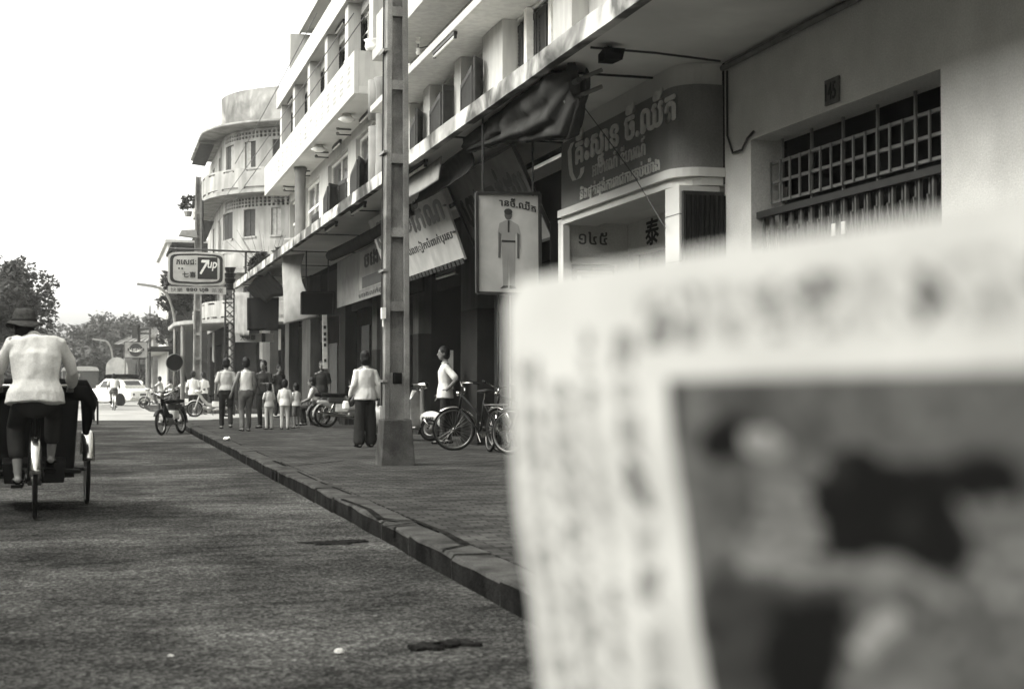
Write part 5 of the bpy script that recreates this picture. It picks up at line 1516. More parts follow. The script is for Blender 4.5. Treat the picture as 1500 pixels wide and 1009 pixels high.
    # ---- shoes
    for q in ('l', 'r'):
        an = P['a_'+q]; sgn = -1 if q == 'l' else 1
        ft = P.get('t_'+q) or an+V((sgn*.015, .165, -.045))*s
        d = (ft-an); 
        MB().round_tube([an+V((0,-.05,-.046))*s, an+V((0,.03,-.046))*s, ft+V((0,.01,-.004))*s], [(.024*s,.042*s),(.024*s,.048*s),(.022*s,.048*s)], 10, ref=(0,0,1)).build('shoe', shoes, root, smooth=True)
    # ---- hair
    if hair:
        h_ = MB()
        h_.ball(hd+V((0,-.012,.035))*s*hk, (hr*.95, hr*1.04, hr*1.13), 14, 10)
        h_.ball(hd+V((0,-.036,-.02))*s*hk, (hr*.88, hr*.82, hr*1.0), 12, 8)
        if hair == 'long': h_.round_tube([hd+V((0,-.05,.0))*s, hd+V((0,-.065,-.11))*s, hd+V((0,-.075,-.22))*s], [(.05*s,.085*s),(.04*s,.085*s),(.025*s,.06*s)], 10, ref=(0,1,0))
        if hair == 'bob': h_.round_tube([hd+V((0,-.045,.02))*s, hd+V((0,-.05,-.09))*s], [(.055*s,.09*s),(.045*s,.092*s)], 10, ref=(0,1,0))
        ho = fuse(h_, .012*s**.5, 'hair', 'hair', root, 2)
        ruffle(ho, lambda c: noise.noise((c.x*40, c.y*40, c.z*30))*.006*s)
    if hat:
        c = hd+V((0,-.005,.055))*s
        ht = MB(); prof = [(.0,.125),(.05,.122),(.085,.105),(.098,.06),(.102,.012),(.135,-.005),(.158,-.026),(.160,-.034),(.135,-.016),(.098,0.0)]
        n_ = 28; vs = []; fs = []
        for i in range(n_):
            a = 2*math.pi*i/n_
            for r_, z in prof:
                wv = (.018*math.sin(2*a+.6)-.012*math.sin(3*a))*(max(0, r_-.1)/.09)
                vs.append(c+V((r_*math.cos(a)*s, r_*1.08*math.sin(a)*s, (z+wv)*s)))
        k = len(prof)
        for i in range(n_):
            for j in range(k-1): fs.append((i*k+j, ((i+1) % n_)*k+j, ((i+1) % n_)*k+j+1, i*k+j+1))
        ht.add(vs, fs); ho = ht.build('hat', 'straw', root, smooth=True, fix=True)
        MB().ring(c+V((0,0,.016))*s, (0,0,1), .101*s, .012*s, 26, 6, flat=1.6).build('hat_band', 'cloth_dark', ho, smooth=True)
    return root
def ground(px, py, z=PZ): p = onZ(px, py, z); return V((p.x, p.y, z))
WALK = dict(k_l=(-.10,.10,.50), a_l=(-.10,.12,.075), k_r=(.10,.04,.49), a_r=(.10,-.20,.11), h_l=(-.09,0,.90), h_r=(.09,0,.90))
ST_L = dict(e_l=(-.235,-.03,1.10), w_l=(-.25,.02,.85), e_r=(.235,-.03,1.10), w_r=(.25,.02,.85))
# woman in wide trousers seen from behind
q = ground(535, 655)
person('woman in pale long sleeved blouse and wide black trousers walking past the pole', q, R(4), 1.55, dict(WALK, e_l=(-.225,-.05,1.10), w_l=(-.27,.06,.90), e_r=(.24,-.04,1.11), w_r=(.26,.04,.86), k_l=(-.10,.03,.49), a_l=(-.11,0,.075), k_r=(.11,.05,.49), a_r=(.12,.08,.075)), 'cloth_white', 'long', 'cloth_dark', 'wide', 'bob', hem=.84, wide=1.1, fat=1.05)
# its bag
bg_ = thing('handbag', 'white handbag carried at the side of the woman in black trousers', 'bag', q+V((-.30,.12,.62)))
MB().hexa([V((-.30,.12,.62))+q+V(o) for o in ((-.05,-.13,0),(.05,-.13,0),(.05,.13,0),(-.05,.13,0),(-.03,-.11,.13),(.03,-.11,.13),(.03,.11,.13),(-.03,.11,.13))]).build('body', 'cloth_white', bg_, world=True, bevel=.02)
MB().ring(q+V((-.30,.12,.75)), (1,0,0), .08, .008, 14, 6, a0=-90, a1=90).build('handle', 'cloth_mid', bg_, world=True)
# young man standing by the scooter, hand on hip, looking along the street to the left
q = ground(652, 650)
person('young man in white short sleeved shirt standing hand on hip between scooter and bicycles', q, R(82), 1.66, dict(e_l=(-.31,-.17,1.12), w_l=(-.185,-.03,.97), e_r=(.22,.02,1.10), w_r=(.20,.10,.88), k_l=(-.10,.04,.49), a_l=(-.13,.06,.075), k_r=(.10,.0,.49), a_r=(.11,-.08,.075)), 'cloth_white', 'short', 'cloth_dark', 'long', 'short', hem=.80, wide=1.05)
# couple from behind on the pavement
person('man in pale shirt and dark trousers strolling arm close beside a sleeveless companion', ground(331, 628), R(-3), 1.60, dict(WALK, **ST_L), 'cloth_light', 'short', 'cloth_dark', 'long', 'short', hem=.93)
person('companion in sleeveless pale vest and grey trousers walking away along the pavement', ground(360, 632), R(3), 1.58, dict(k_l=(-.09,.05,.49), a_l=(-.10,-.10,.09), k_r=(.08,.10,.5), a_r=(.08,.14,.075), e_l=(-.26,-.05,1.12), w_l=(-.33,-.02,.90), e_r=(.22,0,1.1), w_r=(.20,.10,.9)), 'cloth_white', 'none', 'cloth_mid', 'long', 'short', hem=.95, fat=.95)
# group with children
person('woman in dark clothes standing with children in the shade of the arcade', ground(386, 627), R(150), 1.56, dict(e_l=(-.23,.04,1.12), w_l=(-.12,.20,1.12), e_r=(.23,.04,1.12), w_r=(.12,.20,1.10)), 'cloth_dark', 'short', 'cloth_dark', 'long', 'long', hem=.86)
CH = dict(e_l=(-.22,.02,1.12), w_l=(-.20,.10,.92), e_r=(.22,.02,1.12), w_r=(.2,.1,.92))
person('small child in pale patterned suit at the side of the woman in dark clothes', ground(394, 629), R(20), 1.02, CH, 'cloth_light', 'short', 'cloth_light', 'long', 'short', child=True, hem=.84, fat=1.1)
person('child in striped pale pyjamas seen from behind among the children', ground(417, 629), R(-10), 1.10, CH, 'cloth_white', 'long', 'cloth_light', 'long', 'bob', child=True, hem=.82, fat=1.08)
person('child in white shirt and grey shorts beside the parked mopeds', ground(434, 627), R(35), 1.02, CH, 'cloth_white', 'short', 'cloth_mid', 'short', 'bob', child=True, hem=.86, fat=1.1)
# seated trader and a bystander behind the mopeds
SIT = dict(pelvis=(0,0,.50), waist=(0,.03,.62), chest=(0,.08,.82), shl=(0,.09,.94), neck=(0,.10,1.01), head=(0,.14,1.14), s_l=(-.175,.09,.935), e_l=(-.22,.16,.70), w_l=(-.12,.36,.62), s_r=(.175,.09,.935), e_r=(.22,.16,.70), w_r=(.12,.36,.62),
           h_l=(-.09,.0,.47), k_l=(-.13,.40,.46), a_l=(-.12,.36,.075), h_r=(.09,.0,.47), k_r=(.13,.40,.46), a_r=(.12,.36,.075))
q = V((5.15, 35.2, PZ))
person('trader in white shirt seated on a stool behind the parked mopeds', q, R(70), 1.60, SIT, 'cloth_white', 'short', 'cloth_dark', 'long', 'short', hem=.88)
st = thing('stool', 'low wooden stool under the seated trader', 'stool', q)
MB().box(q.x-.17, q.x+.17, q.y-.17, q.y+.17, PZ+.34, PZ+.38).build('seat', 'wood_mid', st, world=True)
for sx in (-1, 1):
    for sy in (-1, 1): MB().bar((q.x+sx*.14, q.y+sy*.14, PZ), (q.x+sx*.13, q.y+sy*.13, PZ+.34), .03).build('leg', 'wood_mid', st, world=True)
person('bystander in dark shirt standing behind the seated trader', V((5.45, 36.4, PZ)), R(160), 1.60, None, 'cloth_dark', 'short', 'cloth_mid', 'long', 'short')
# at the crossing
q = ground(284, 607, 0); q = onY(284, 607, 52.5); q.z = 0.0
person('man in white shirt and dark trousers standing at the crossing with back turned', V((onY(283, 560, 52.5).x, 52.5, 0.0)), R(-6), 1.62, dict(WALK, **ST_L), 'cloth_white', 'short', 'cloth_dark', 'long', 'short', hem=.82, voxel=.018, wide=1.1)
person('second person in white shirt half hidden by the man at the crossing', V((onY(298, 560, 55.5).x, 55.5, 0.0)), R(20), 1.60, None, 'cloth_white', 'short', 'cloth_dark', 'long', 'short', voxel=.018)
person('pedestrian in grey standing in the shade under the round canopy', V((onY(318, 560, 57).x, 56.6, 0.0)), R(90), 1.6, WALK, 'cloth_grey', 'short', 'cloth_dark', 'long', 'short', voxel=.02)
person('pedestrian in dark clothes by the end shop beneath the black sheet of painted shade', V((5.2, 43.5, PZ)), R(200), 1.6, None, 'cloth_dark', 'short', 'cloth_dark', 'long', 'short', voxel=.02)
person('pedestrian in pale shirt crossing behind the white car', V((onY(206, 560, 82).x, 82, 0)), R(-60), 1.62, WALK, 'cloth_white', 'short', 'cloth_mid', 'long', 'short', voxel=.02)

# ================================================================== WHEELS AND CYCLES
def wheel(parent, c, r, tw=0.018, axis=(1,0,0), spokes=28, hub=0.03, rim='rim_steel', rimw=0.014, n=36, drum=None):
    w = MB().ring(c, axis, r-tw, tw, n, 8, flat=1.0).build('wheel', 'rubber', parent, smooth=True)
    MB().ring(c, axis, r-2*tw-rimw*.4, rimw, n, 8, flat=1.3).build('rim', rim, w, smooth=True)
    ax = V(axis).normalized(); c = V(c)
    a = V((0,0,1)); b = ax.cross(a).normalized()
    sp = MB()
    for i in range(spokes):
        t = 2*math.pi*i/spokes; t2 = t+(.5 if i % 2 else -.5)
        sp.tube([c+ax*(hub*.7*(1 if i % 4 < 2 else -1))+(a*math.cos(t2)+b*math.sin(t2))*.02, c+(a*math.cos(t)+b*math.sin(t))*(r-2*tw-rimw)], .0019, 4, cap=False)
    tag(sp.build('spoke_set', 'rim_steel', w), kind='stuff')
    MB().tube([c-ax*hub, c+ax*hub], [drum or .02]*2, 12).build('hub', 'aluminium', w, smooth=True)
    return w
def mudguard(parent, c, r, a0, a1, m='chrome', width=0.035, axis=(1,0,0)):
    """band over a wheel; angles from straight up, positive towards the rear (-y)"""
    c = V(c); mb = MB(); n = 20; vs = []
    for i in range(n+1):
        t = R(a0+(a1-a0)*i/n)
        for k, dr in ((-1, -.022), (-.7, -.005), (0, .004), (.7, -.005), (1, -.022)):
            rr = r+dr; vs.append(c+V((k*width, -math.sin(t)*rr, math.cos(t)*rr)))
    mb.add(vs, [(i*5+j, i*5+j+1, (i+1)*5+j+1, (i+1)*5+j) for i in range(n) for j in range(4)])
    o = mb.build('mudguard', m, parent, smooth=True)
    md = o.modifiers.new('solid', 'SOLIDIFY'); md.thickness = .003
    return o
def bicycle(label, loc, rz, tilt=0.0, m='paint_black', step=True, group=None, steer=0.0, basket=False, guard='chrome'):
    root = thing('bicycle', label, 'bicycle', loc, rz, group)
    r = .335; wb = .56
    cf, cr = V((0, wb, r)), V((0, -wb+.02, r))
    bbr = V((0, -.06, .29)); seat = V((0, -.22, .80)); hd_t = V((0, wb-.20, .86)); hd_b = V((0, wb-.13, .64))
    fr = MB()
    for a, b in ((bbr, seat), (seat+(bbr-seat)*.08, hd_t) if not step else (bbr+(seat-bbr)*.45, hd_t), (bbr, hd_b)): fr.tube([a, b], .016, 8)
    fr.tube([hd_t+V((0,-.01,.02)), hd_b], .02, 8)
    for sx in (-1, 1):
        fr.tube([bbr+V((sx*.02,0,0)), cr+V((sx*.055,0,0))], .009, 6); fr.tube([seat+V((sx*.015,0,-.06)), cr+V((sx*.055,0,0))], .008, 6)
    fr.build('frame', m, root, smooth=True)
    fk = MB()
    for sx in (-1, 1): fk.tube([hd_b+V((sx*.03,.01,-.02)), hd_b+V((sx*.045,.05,-.12)), cf+V((sx*.05,0,0))], [.013,.012,.009], 6)
    fko = fk.build('fork', m, root, smooth=True)
    front = [fko, wheel(root, cf, r), mudguard(root, cf, r+.022, -35, 95, guard)]
    wheel(root, cr, r); mudguard(root, cr, r+.022, -40, 110, guard)
    hb = MB(); top = hd_t+V((0,-.02,.10))
    hb.tube([hd_t, top], .013, 8)
    hb.tube([top+V((-.27,-.20,.06)), top+V((-.28,-.08,.085)), top+V((-.22,.05,.09)), top+V((-.1,.04,.03)), top, top+V((.1,.04,.03)), top+V((.22,.05,.09)), top+V((.28,-.08,.085)), top+V((.27,-.20,.06))], .012, 8)
    hbo = hb.build('handlebar', 'chrome', root, smooth=True)
    for sx in (-1, 1): MB().cyl(top+V((sx*.272,-.21,.058)), top+V((sx*.279,-.10,.082)), .017, 8).build('grip', 'rubber', hbo)
    front += [hbo, MB().cyl(hd_t+V((0,.05,.02)), hd_t+V((0,.12,.02)), .035, 12).build('headlamp', 'chrome', root, smooth=True)]
    if steer:
        pv = V((0, wb-.09, 0)); M = Matrix.Rotation(R(steer), 3, 'Z')
        for o in front: o.rotation_euler = (0, 0, R(steer)); o.location = pv-M @ pv
    sd = MB()
    sd.round_tube([seat+V((0,-.12,.12)), seat+V((0,-.02,.125)), seat+V((0,.14,.115))], [(.03,.10),(.03,.085),(.02,.025)], 12, ref=(0,0,1))
    sd.build('saddle', 'wood_dark', root, smooth=True)
    MB().cyl(seat, seat+V((0,-.03,.11)), .012, 8).build('seat_post', 'chrome', root)
    rk = MB()
    for sx in (-.055, 0, .055): rk.tube([(sx, -.28, .72), (sx, -.72, .72)], .006, 5)
    for sx in (-1, 1): rk.tube([(sx*.055, -.62, .72), cr+V((sx*.06,0,0))], .006, 5)
    rk.build('rack', 'metal_grey', root)
    ch = MB()
    ch.tube([bbr+V((.045,0,0)), bbr+V((.052,0,0))], .09, 20)
    ch.build('chainwheel', 'chrome', root)
    MB().hexa([bbr+V((.055,.10,.07)), bbr+V((.06,.10,.07)), bbr+V((.06,-.48,.09)), bbr+V((.055,-.48,.09)), bbr+V((.055,.10,.1)), bbr+V((.06,.10,.1)), bbr+V((.06,-.48,.11)), bbr+V((.055,-.48,.11))]).build('chain_guard', m, root)
    for sx, ang in ((1, 60), (-1, 240)):
        e = bbr+V((sx*.07, math.cos(R(ang))*.165, math.sin(R(ang))*.165))
        cr_ = MB().tube([bbr+V((sx*.06,0,0)), e], .01, 6).build('crank', 'chrome', root)
        MB().box(e.x-.04+sx*.045, e.x+.04+sx*.045, e.y-.04, e.y+.04, e.z-.012, e.z+.012).build('pedal', 'rubber', cr_)
    if tilt: root.rotation_euler = (0, R(tilt), rz)
    return root
# bicycles leaning together at the right
g_ = ground(702, 661)
bicycle('black bicycle with swept handlebars and sharply turned front wheel beside the young man', V((g_.x, g_.y, PZ)), R(22), -5, step=True, steer=58)
g_ = ground(742, 664)
bicycle('bicycle with bright chrome mudguards leaning next to the black one', V((g_.x, g_.y, PZ)), R(14), 6, step=False, steer=-15)
g_ = ground(778, 668)
bicycle('dark bicycle half hidden by the newspaper edge at the end of the cycle row', V((g_.x, g_.y, PZ)), R(18), 8, step=False, guard='metal_dark', steer=20)

def moped(label, loc, rz, body='paint_grey', group=None, lean=4):
    root = thing('moped', label, 'moped', loc, rz, group)
    r = .285; cf, cr = V((0,.58,r)), V((0,-.55,r))
    wheel(root, cf, r, .026, spokes=32, hub=.05, drum=.055, rimw=.016); wheel(root, cr, r, .028, spokes=32, hub=.06, drum=.06, rimw=.016)
    f = MB()
    f.round_tube([(0,.40,.80), (0,.30,.62), (0,.12,.44), (0,-.12,.42), (0,-.35,.52)], [(.05,.045),(.055,.05),(.06,.05),(.07,.06),(.08,.06)], 12)
    f.build('frame', body, root, smooth=True)
    s = MB(); s.round_tube([(0,-.20,.50), (0,-.45,.55), (0,-.72,.60)], [(.10,.06),(.10,.065),(.05,.05)], 12); s.build('rear_body', body, root, smooth=True)
    MB().hexa([(x, y, z) for z, k in ((.36, 0), (.56, .01)) for x, y in ((-.085-k*0,-.02),(.085,-.02),(.085,-.34),(-.085,-.34))]).build('side_cover', 'paint_white', root, bevel=.03)
    e = MB(); e.round_tube([(0,.02,.30), (0,.10,.30)], .09, 12); e.round_tube([(0,.08,.32),(0,.26,.35)], .065, 12); e.build('engine', 'aluminium', root, smooth=True)
    MB().round_tube([(.10,.22,.28), (.12,.02,.22), (.13,-.15,.26), (.13,-.40,.30), (.13,-.74,.36)], [.018,.02,.045,.048,.03], 12).build('exhaust', 'chrome', root, smooth=True)
    mudguard(root, cf, r+.03, -60, 90, body, .055); mudguard(root, cr, r+.035, -50, 95, body, .06)
    st_ = MB(); st_.round_tube([(0,.05,.76), (0,-.2,.75), (0,-.62,.77)], [(.05,.10),(.055,.125),(.045,.11)], 14, ref=(0,0,1)); st_.build('seat', 'black', root, smooth=True)
    MB().box(-.1, .1, -.1, -.5, .58, .70).build('seat_base', 'paint_dark', root, bevel=.02)
    fk = MB()
    for sx in (-1, 1): fk.tube([(sx*.06,.44,.72), (sx*.07,.54,.42), (sx*.075,.58,r)], [.02,.024,.018], 8)
    fk.tube([(0,.38,.86), (0,.45,.68)], .03, 8); fk.build('fork', body, root, smooth=True)
    hb = MB(); hb.tube([(-.33,.22,.98), (-.20,.32,.98), (-.08,.37,.92), (.08,.37,.92), (.20,.32,.98), (.33,.22,.98)], .013, 8)
    ho = hb.build('handlebar', 'chrome', root, smooth=True)
    for sx in (-1, 1):
        MB().cyl((sx*.33,.22,.98), (sx*.25,.28,.98), .019, 8).build('grip', 'rubber', ho)
        MB().tube([(sx*.22,.31,.98), (sx*.25,.30,1.14)], .005, 5).build('mirror_stem', 'chrome', ho)
    MB().round_tube([(0,.38,.90), (0,.50,.90)], [.06,.075], 14).build('headlamp', 'chrome', root, smooth=True)
    MB().box(-.04, .04, -.86, -.83, .52, .60).build('tail_lamp', 'paint_dark', root)
    MB().tube([(.02,-.02,.22), (.16,-.06,.03)], .01, 6).build('kickstand', 'metal_dark', root)
    for sx in (-1, 1): MB().cyl((sx*.06,.0,.24), (sx*.24,.0,.24), .014, 6).build('footpeg', 'rubber', root)
    ck = MB()
    for sx in (-1, 1): ck.tube([(sx*.075,-.30,.68), (sx*.085,-.52,r)], [.024,.02], 8)
    ck.build('shock_absorber', 'chrome', root, smooth=True)
    root.rotation_euler = (0, R(-lean), rz)
    return root
q = ground(511, 626)
moped('grey moped with long silver exhaust parked nose in behind the walking woman', q, R(-84), 'paint_grey')
moped('second dark moped parked close behind the silver exhaust moped', q+V((-.05, .75, 0)), R(-80), 'paint_dark')
# motorcycle at the kerb, seen from in front
mq = onZ(253, 637, 0)
moped('dark motorcycle parked in the gutter at the kerb corner', V((mq.x, mq.y+.4, 0)), R(154), 'paint_black', lean=-5)
# motorcycles crossing
def rider_pose(): return dict(pelvis=(0,0,.84), waist=(0,.02,.97), chest=(0,.06,1.17), shl=(0,.08,1.28), neck=(0,.09,1.35), head=(0,.12,1.48), s_l=(-.175,.08,1.27), e_l=(-.24,.28,1.12), w_l=(-.28,.47,1.02), s_r=(.175,.08,1.27), e_r=(.24,.28,1.12), w_r=(.28,.47,1.02),
    h_l=(-.10,.02,.82), k_l=(-.17,.38,.66), a_l=(-.16,.26,.29), h_r=(.10,.02,.82), k_r=(.17,.38,.66), a_r=(.16,.26,.29))
Y = 70.0
mx = onY(230, 560, Y).x
moped('motorcycle with rider and passenger crossing towards the white car', V((mx, Y, 0)), R(78), 'paint_grey', lean=0)
person('rider in pale shirt leaning over the crossing motorcycle', V((mx+.22, Y-.02, 0)), R(78), 1.62, rider_pose(), 'cloth_light', 'short', 'cloth_mid', 'long', 'short', voxel=.02, hem=.90)
person('passenger in white shirt behind the rider on the crossing motorcycle', V((mx+.68, Y-.12, 0)), R(78), 1.5, dict(rider_pose(), w_l=(-.16,.36,.98), w_r=(.16,.36,.98)), 'cloth_white', 'short', 'cloth_mid', 'long', 'short', voxel=.02, hem=.90)
Y = 62.0; mx = onY(266, 560, Y).x
moped('dark motorcycle waiting at the corner beneath the round traffic sign', V((mx, Y, 0)), R(70), 'paint_dark', lean=2)
person('rider in white shirt waiting at the corner beneath the round traffic sign', V((mx+.2, Y, 0)), R(70), 1.6, rider_pose(), 'cloth_white', 'short', 'cloth_dark', 'long', 'short', voxel=.02, hem=.90)
Y = 51.5; mx = onY(310, 560, Y).x
moped('grey moped standing broadside behind the strolling couple', V((mx, Y, 0)), R(86), 'paint_grey', lean=4)
# cyclist ahead
Y = 66.0; mx = onY(167, 560, Y).x
bicycle('bicycle ridden away up the street past the white car', V((mx, Y, 0)), R(4), 0, step=False)
person('cyclist in white shirt and dark shorts riding away up the street', V((mx, Y-.2, 0)), R(4), 1.62, dict(rider_pose(), pelvis=(0,0,.98), waist=(0,.03,1.10), chest=(0,.10,1.29), shl=(0,.13,1.40), neck=(0,.15,1.46), head=(0,.20,1.58), s_l=(-.175,.13,1.39), s_r=(.175,.13,1.39), e_l=(-.26,.28,1.18), w_l=(-.27,.42,1.02), e_r=(.26,.28,1.18), w_r=(.27,.42,1.02), h_l=(-.09,.0,.95), h_r=(.09,0,.95), k_l=(-.12,.36,.78), a_l=(-.12,.22,.46), k_r=(.12,.26,.58), a_r=(.12,.12,.20)), 'cloth_white', 'short', 'cloth_mid', 'short', 'short', voxel=.02, hem=.98)

# ---- scooter by the young man
def scooter(label, loc, rz):
    root = thing('scooter', label, 'scooter', loc, rz)
    m = 'paint_grey'; r = .225; cf, cr = V((0,.62,r)), V((0,-.56,r))
    for c in (cf, cr):
        w = MB().ring(c, (1,0,0), r-.05, .05, 32, 10, flat=.9).build('wheel', 'rubber', root, smooth=True)
        MB().ring(c, (1,0,0), r-.105, .02, 28, 8, flat=1.6).build('rim', 'aluminium', w, smooth=True)
        MB().tube([c+V((-.05,0,0)), c+V((.05,0,0))], .085, 18).build('hub', 'aluminium', w, smooth=True)
    # leg shield: a curved sheet
    n_, k_ = 14, 12; vs = []
    for j in range(k_+1):
        t = j/k_; z = .24+.66*t
        w_ = .21+.06*math.sin(t*math.pi)-.07*t**3
        for i in range(n_+1):
            s = -1+2*i/n_
            vs.append((s*w_, .40-.10*abs(s)**2.2-.02*t+.04*(1-t)**2, z))
    ls = MB().add(vs, [(j*(n_+1)+i, j*(n_+1)+i+1, (j+1)*(n_+1)+i+1, (j+1)*(n_+1)+i) for j in range(k_) for i in range(n_)]).build('leg_shield', m, root, smooth=True)
    md = ls.modifiers.new('solid', 'SOLIDIFY'); md.thickness = .012
    MB().tube([(-.20,.32,.26), (-.265,.31,.5), (-.25,.31,.72), (-.12,.37,.895), (0,.385,.905), (.12,.37,.895), (.25,.31,.72), (.265,.31,.5), (.20,.32,.26)], .012, 6).build('shield_trim', 'aluminium', ls, smooth=True)
    MB().box(-.2, .2, -.12, .42, .215, .245).build('floorboard', m, root, bevel=.01)
    MB().round_tube([(0,.40,.30), (0,.41,.6), (0,.39,.9)], [.06,.055,.045], 12).build('steering_column', m, root, smooth=True)
    # pale front fender with the number painted on it
    fv = []; n_ = 16
    for i in range(n_+1):
        t = R(-78+150*i/n_)
        wd = .10*math.sin(math.pi*(i/n_)*.86+.25)
        for k, dz in ((-1, -.12), (-.92, -.03), (-.5, .03), (0, .045), (.5, .03), (.92, -.03), (1, -.12)):
            rr = r+.05+dz*.8; fv.append(cf+V((k*wd, math.sin(-t)*rr*1.12, math.cos(t)*rr)))
    ff = MB().add(fv, [(i*7+j, i*7+j+1, (i+1)*7+j+1, (i+1)*7+j) for i in range(n_) for j in range(6)]).build('front_fender', 'paint_white', root, smooth=True)
    md = ff.modifiers.new('solid', 'SOLIDIFY'); md.thickness = .006
    lettering('K 8177', lambda u, v, d: (.112+d, .50+u, .355+v), .24, .07, 'letter_dark', None, bold=.03, name='fender_number').parent = root
    fk = MB().tube([(.10,.52,.42), (.115,.58,.34), (.115,.66,.26), (.10,.62,r)], .022, 8).build('fork_link', 'chrome', root, smooth=True)
    MB().tube([(-.10,.52,.42), (-.115,.58,.34), (-.115,.66,.26), (-.10,.62,r)], .022, 8).build('fork_link', 'chrome', root, smooth=True)
    # body with side cowls
    bd = MB(); bd.round_tube([(0,-.16,.42), (0,-.4,.5), (0,-.72,.48), (0,-.92,.36)], [(.14,.12),(.17,.15),(.15,.14),(.06,.08)], 14); bo = bd.build('body', m, root, smooth=True)
    for sx in (-1, 1): MB().ball((sx*.17,-.52,.42), (.10,.32,.20), 16, 10).build('side_cowl', m, root, smooth=True)
    MB().round_tube([(0,-.12,.74), (0,-.45,.75), (0,-.74,.77)], [(.05,.11),(.055,.13),(.045,.12)], 14, ref=(0,0,1)).build('seat', 'black', root, smooth=True)
    MB().box(-.09, .09, -.68, -.18, .58, .72).build('seat_base', m, root, bevel=.02)
    hb = MB().tube([(-.34,.30,.98), (-.18,.36,.99), (0,.39,.98), (.18,.36,.99), (.34,.30,.98)], [.017,.022,.04,.022,.017], 10).build('handlebar', m, root, smooth=True)
    for sx in (-1, 1): MB().cyl((sx*.35,.295,.98), (sx*.23,.345,.985), .022, 8).build('grip', 'rubber', hb)
    MB().round_tube([(0,.36,1.0), (0,.47,1.0)], [.055,.075], 14).build('headlamp', 'chrome', root, smooth=True)
    MB().ball((0,.40,.80), (.035,.02,.035), 10, 8).build('badge', 'chrome', root, smooth=True)
    root.rotation_euler = (0, R(-5), rz)
    return root
q = ground(629, 646)
scooter('grey motor scooter with pale numbered front fender parked beside the concrete pole', V((q.x-.44, q.y+.42, PZ)), R(-134))

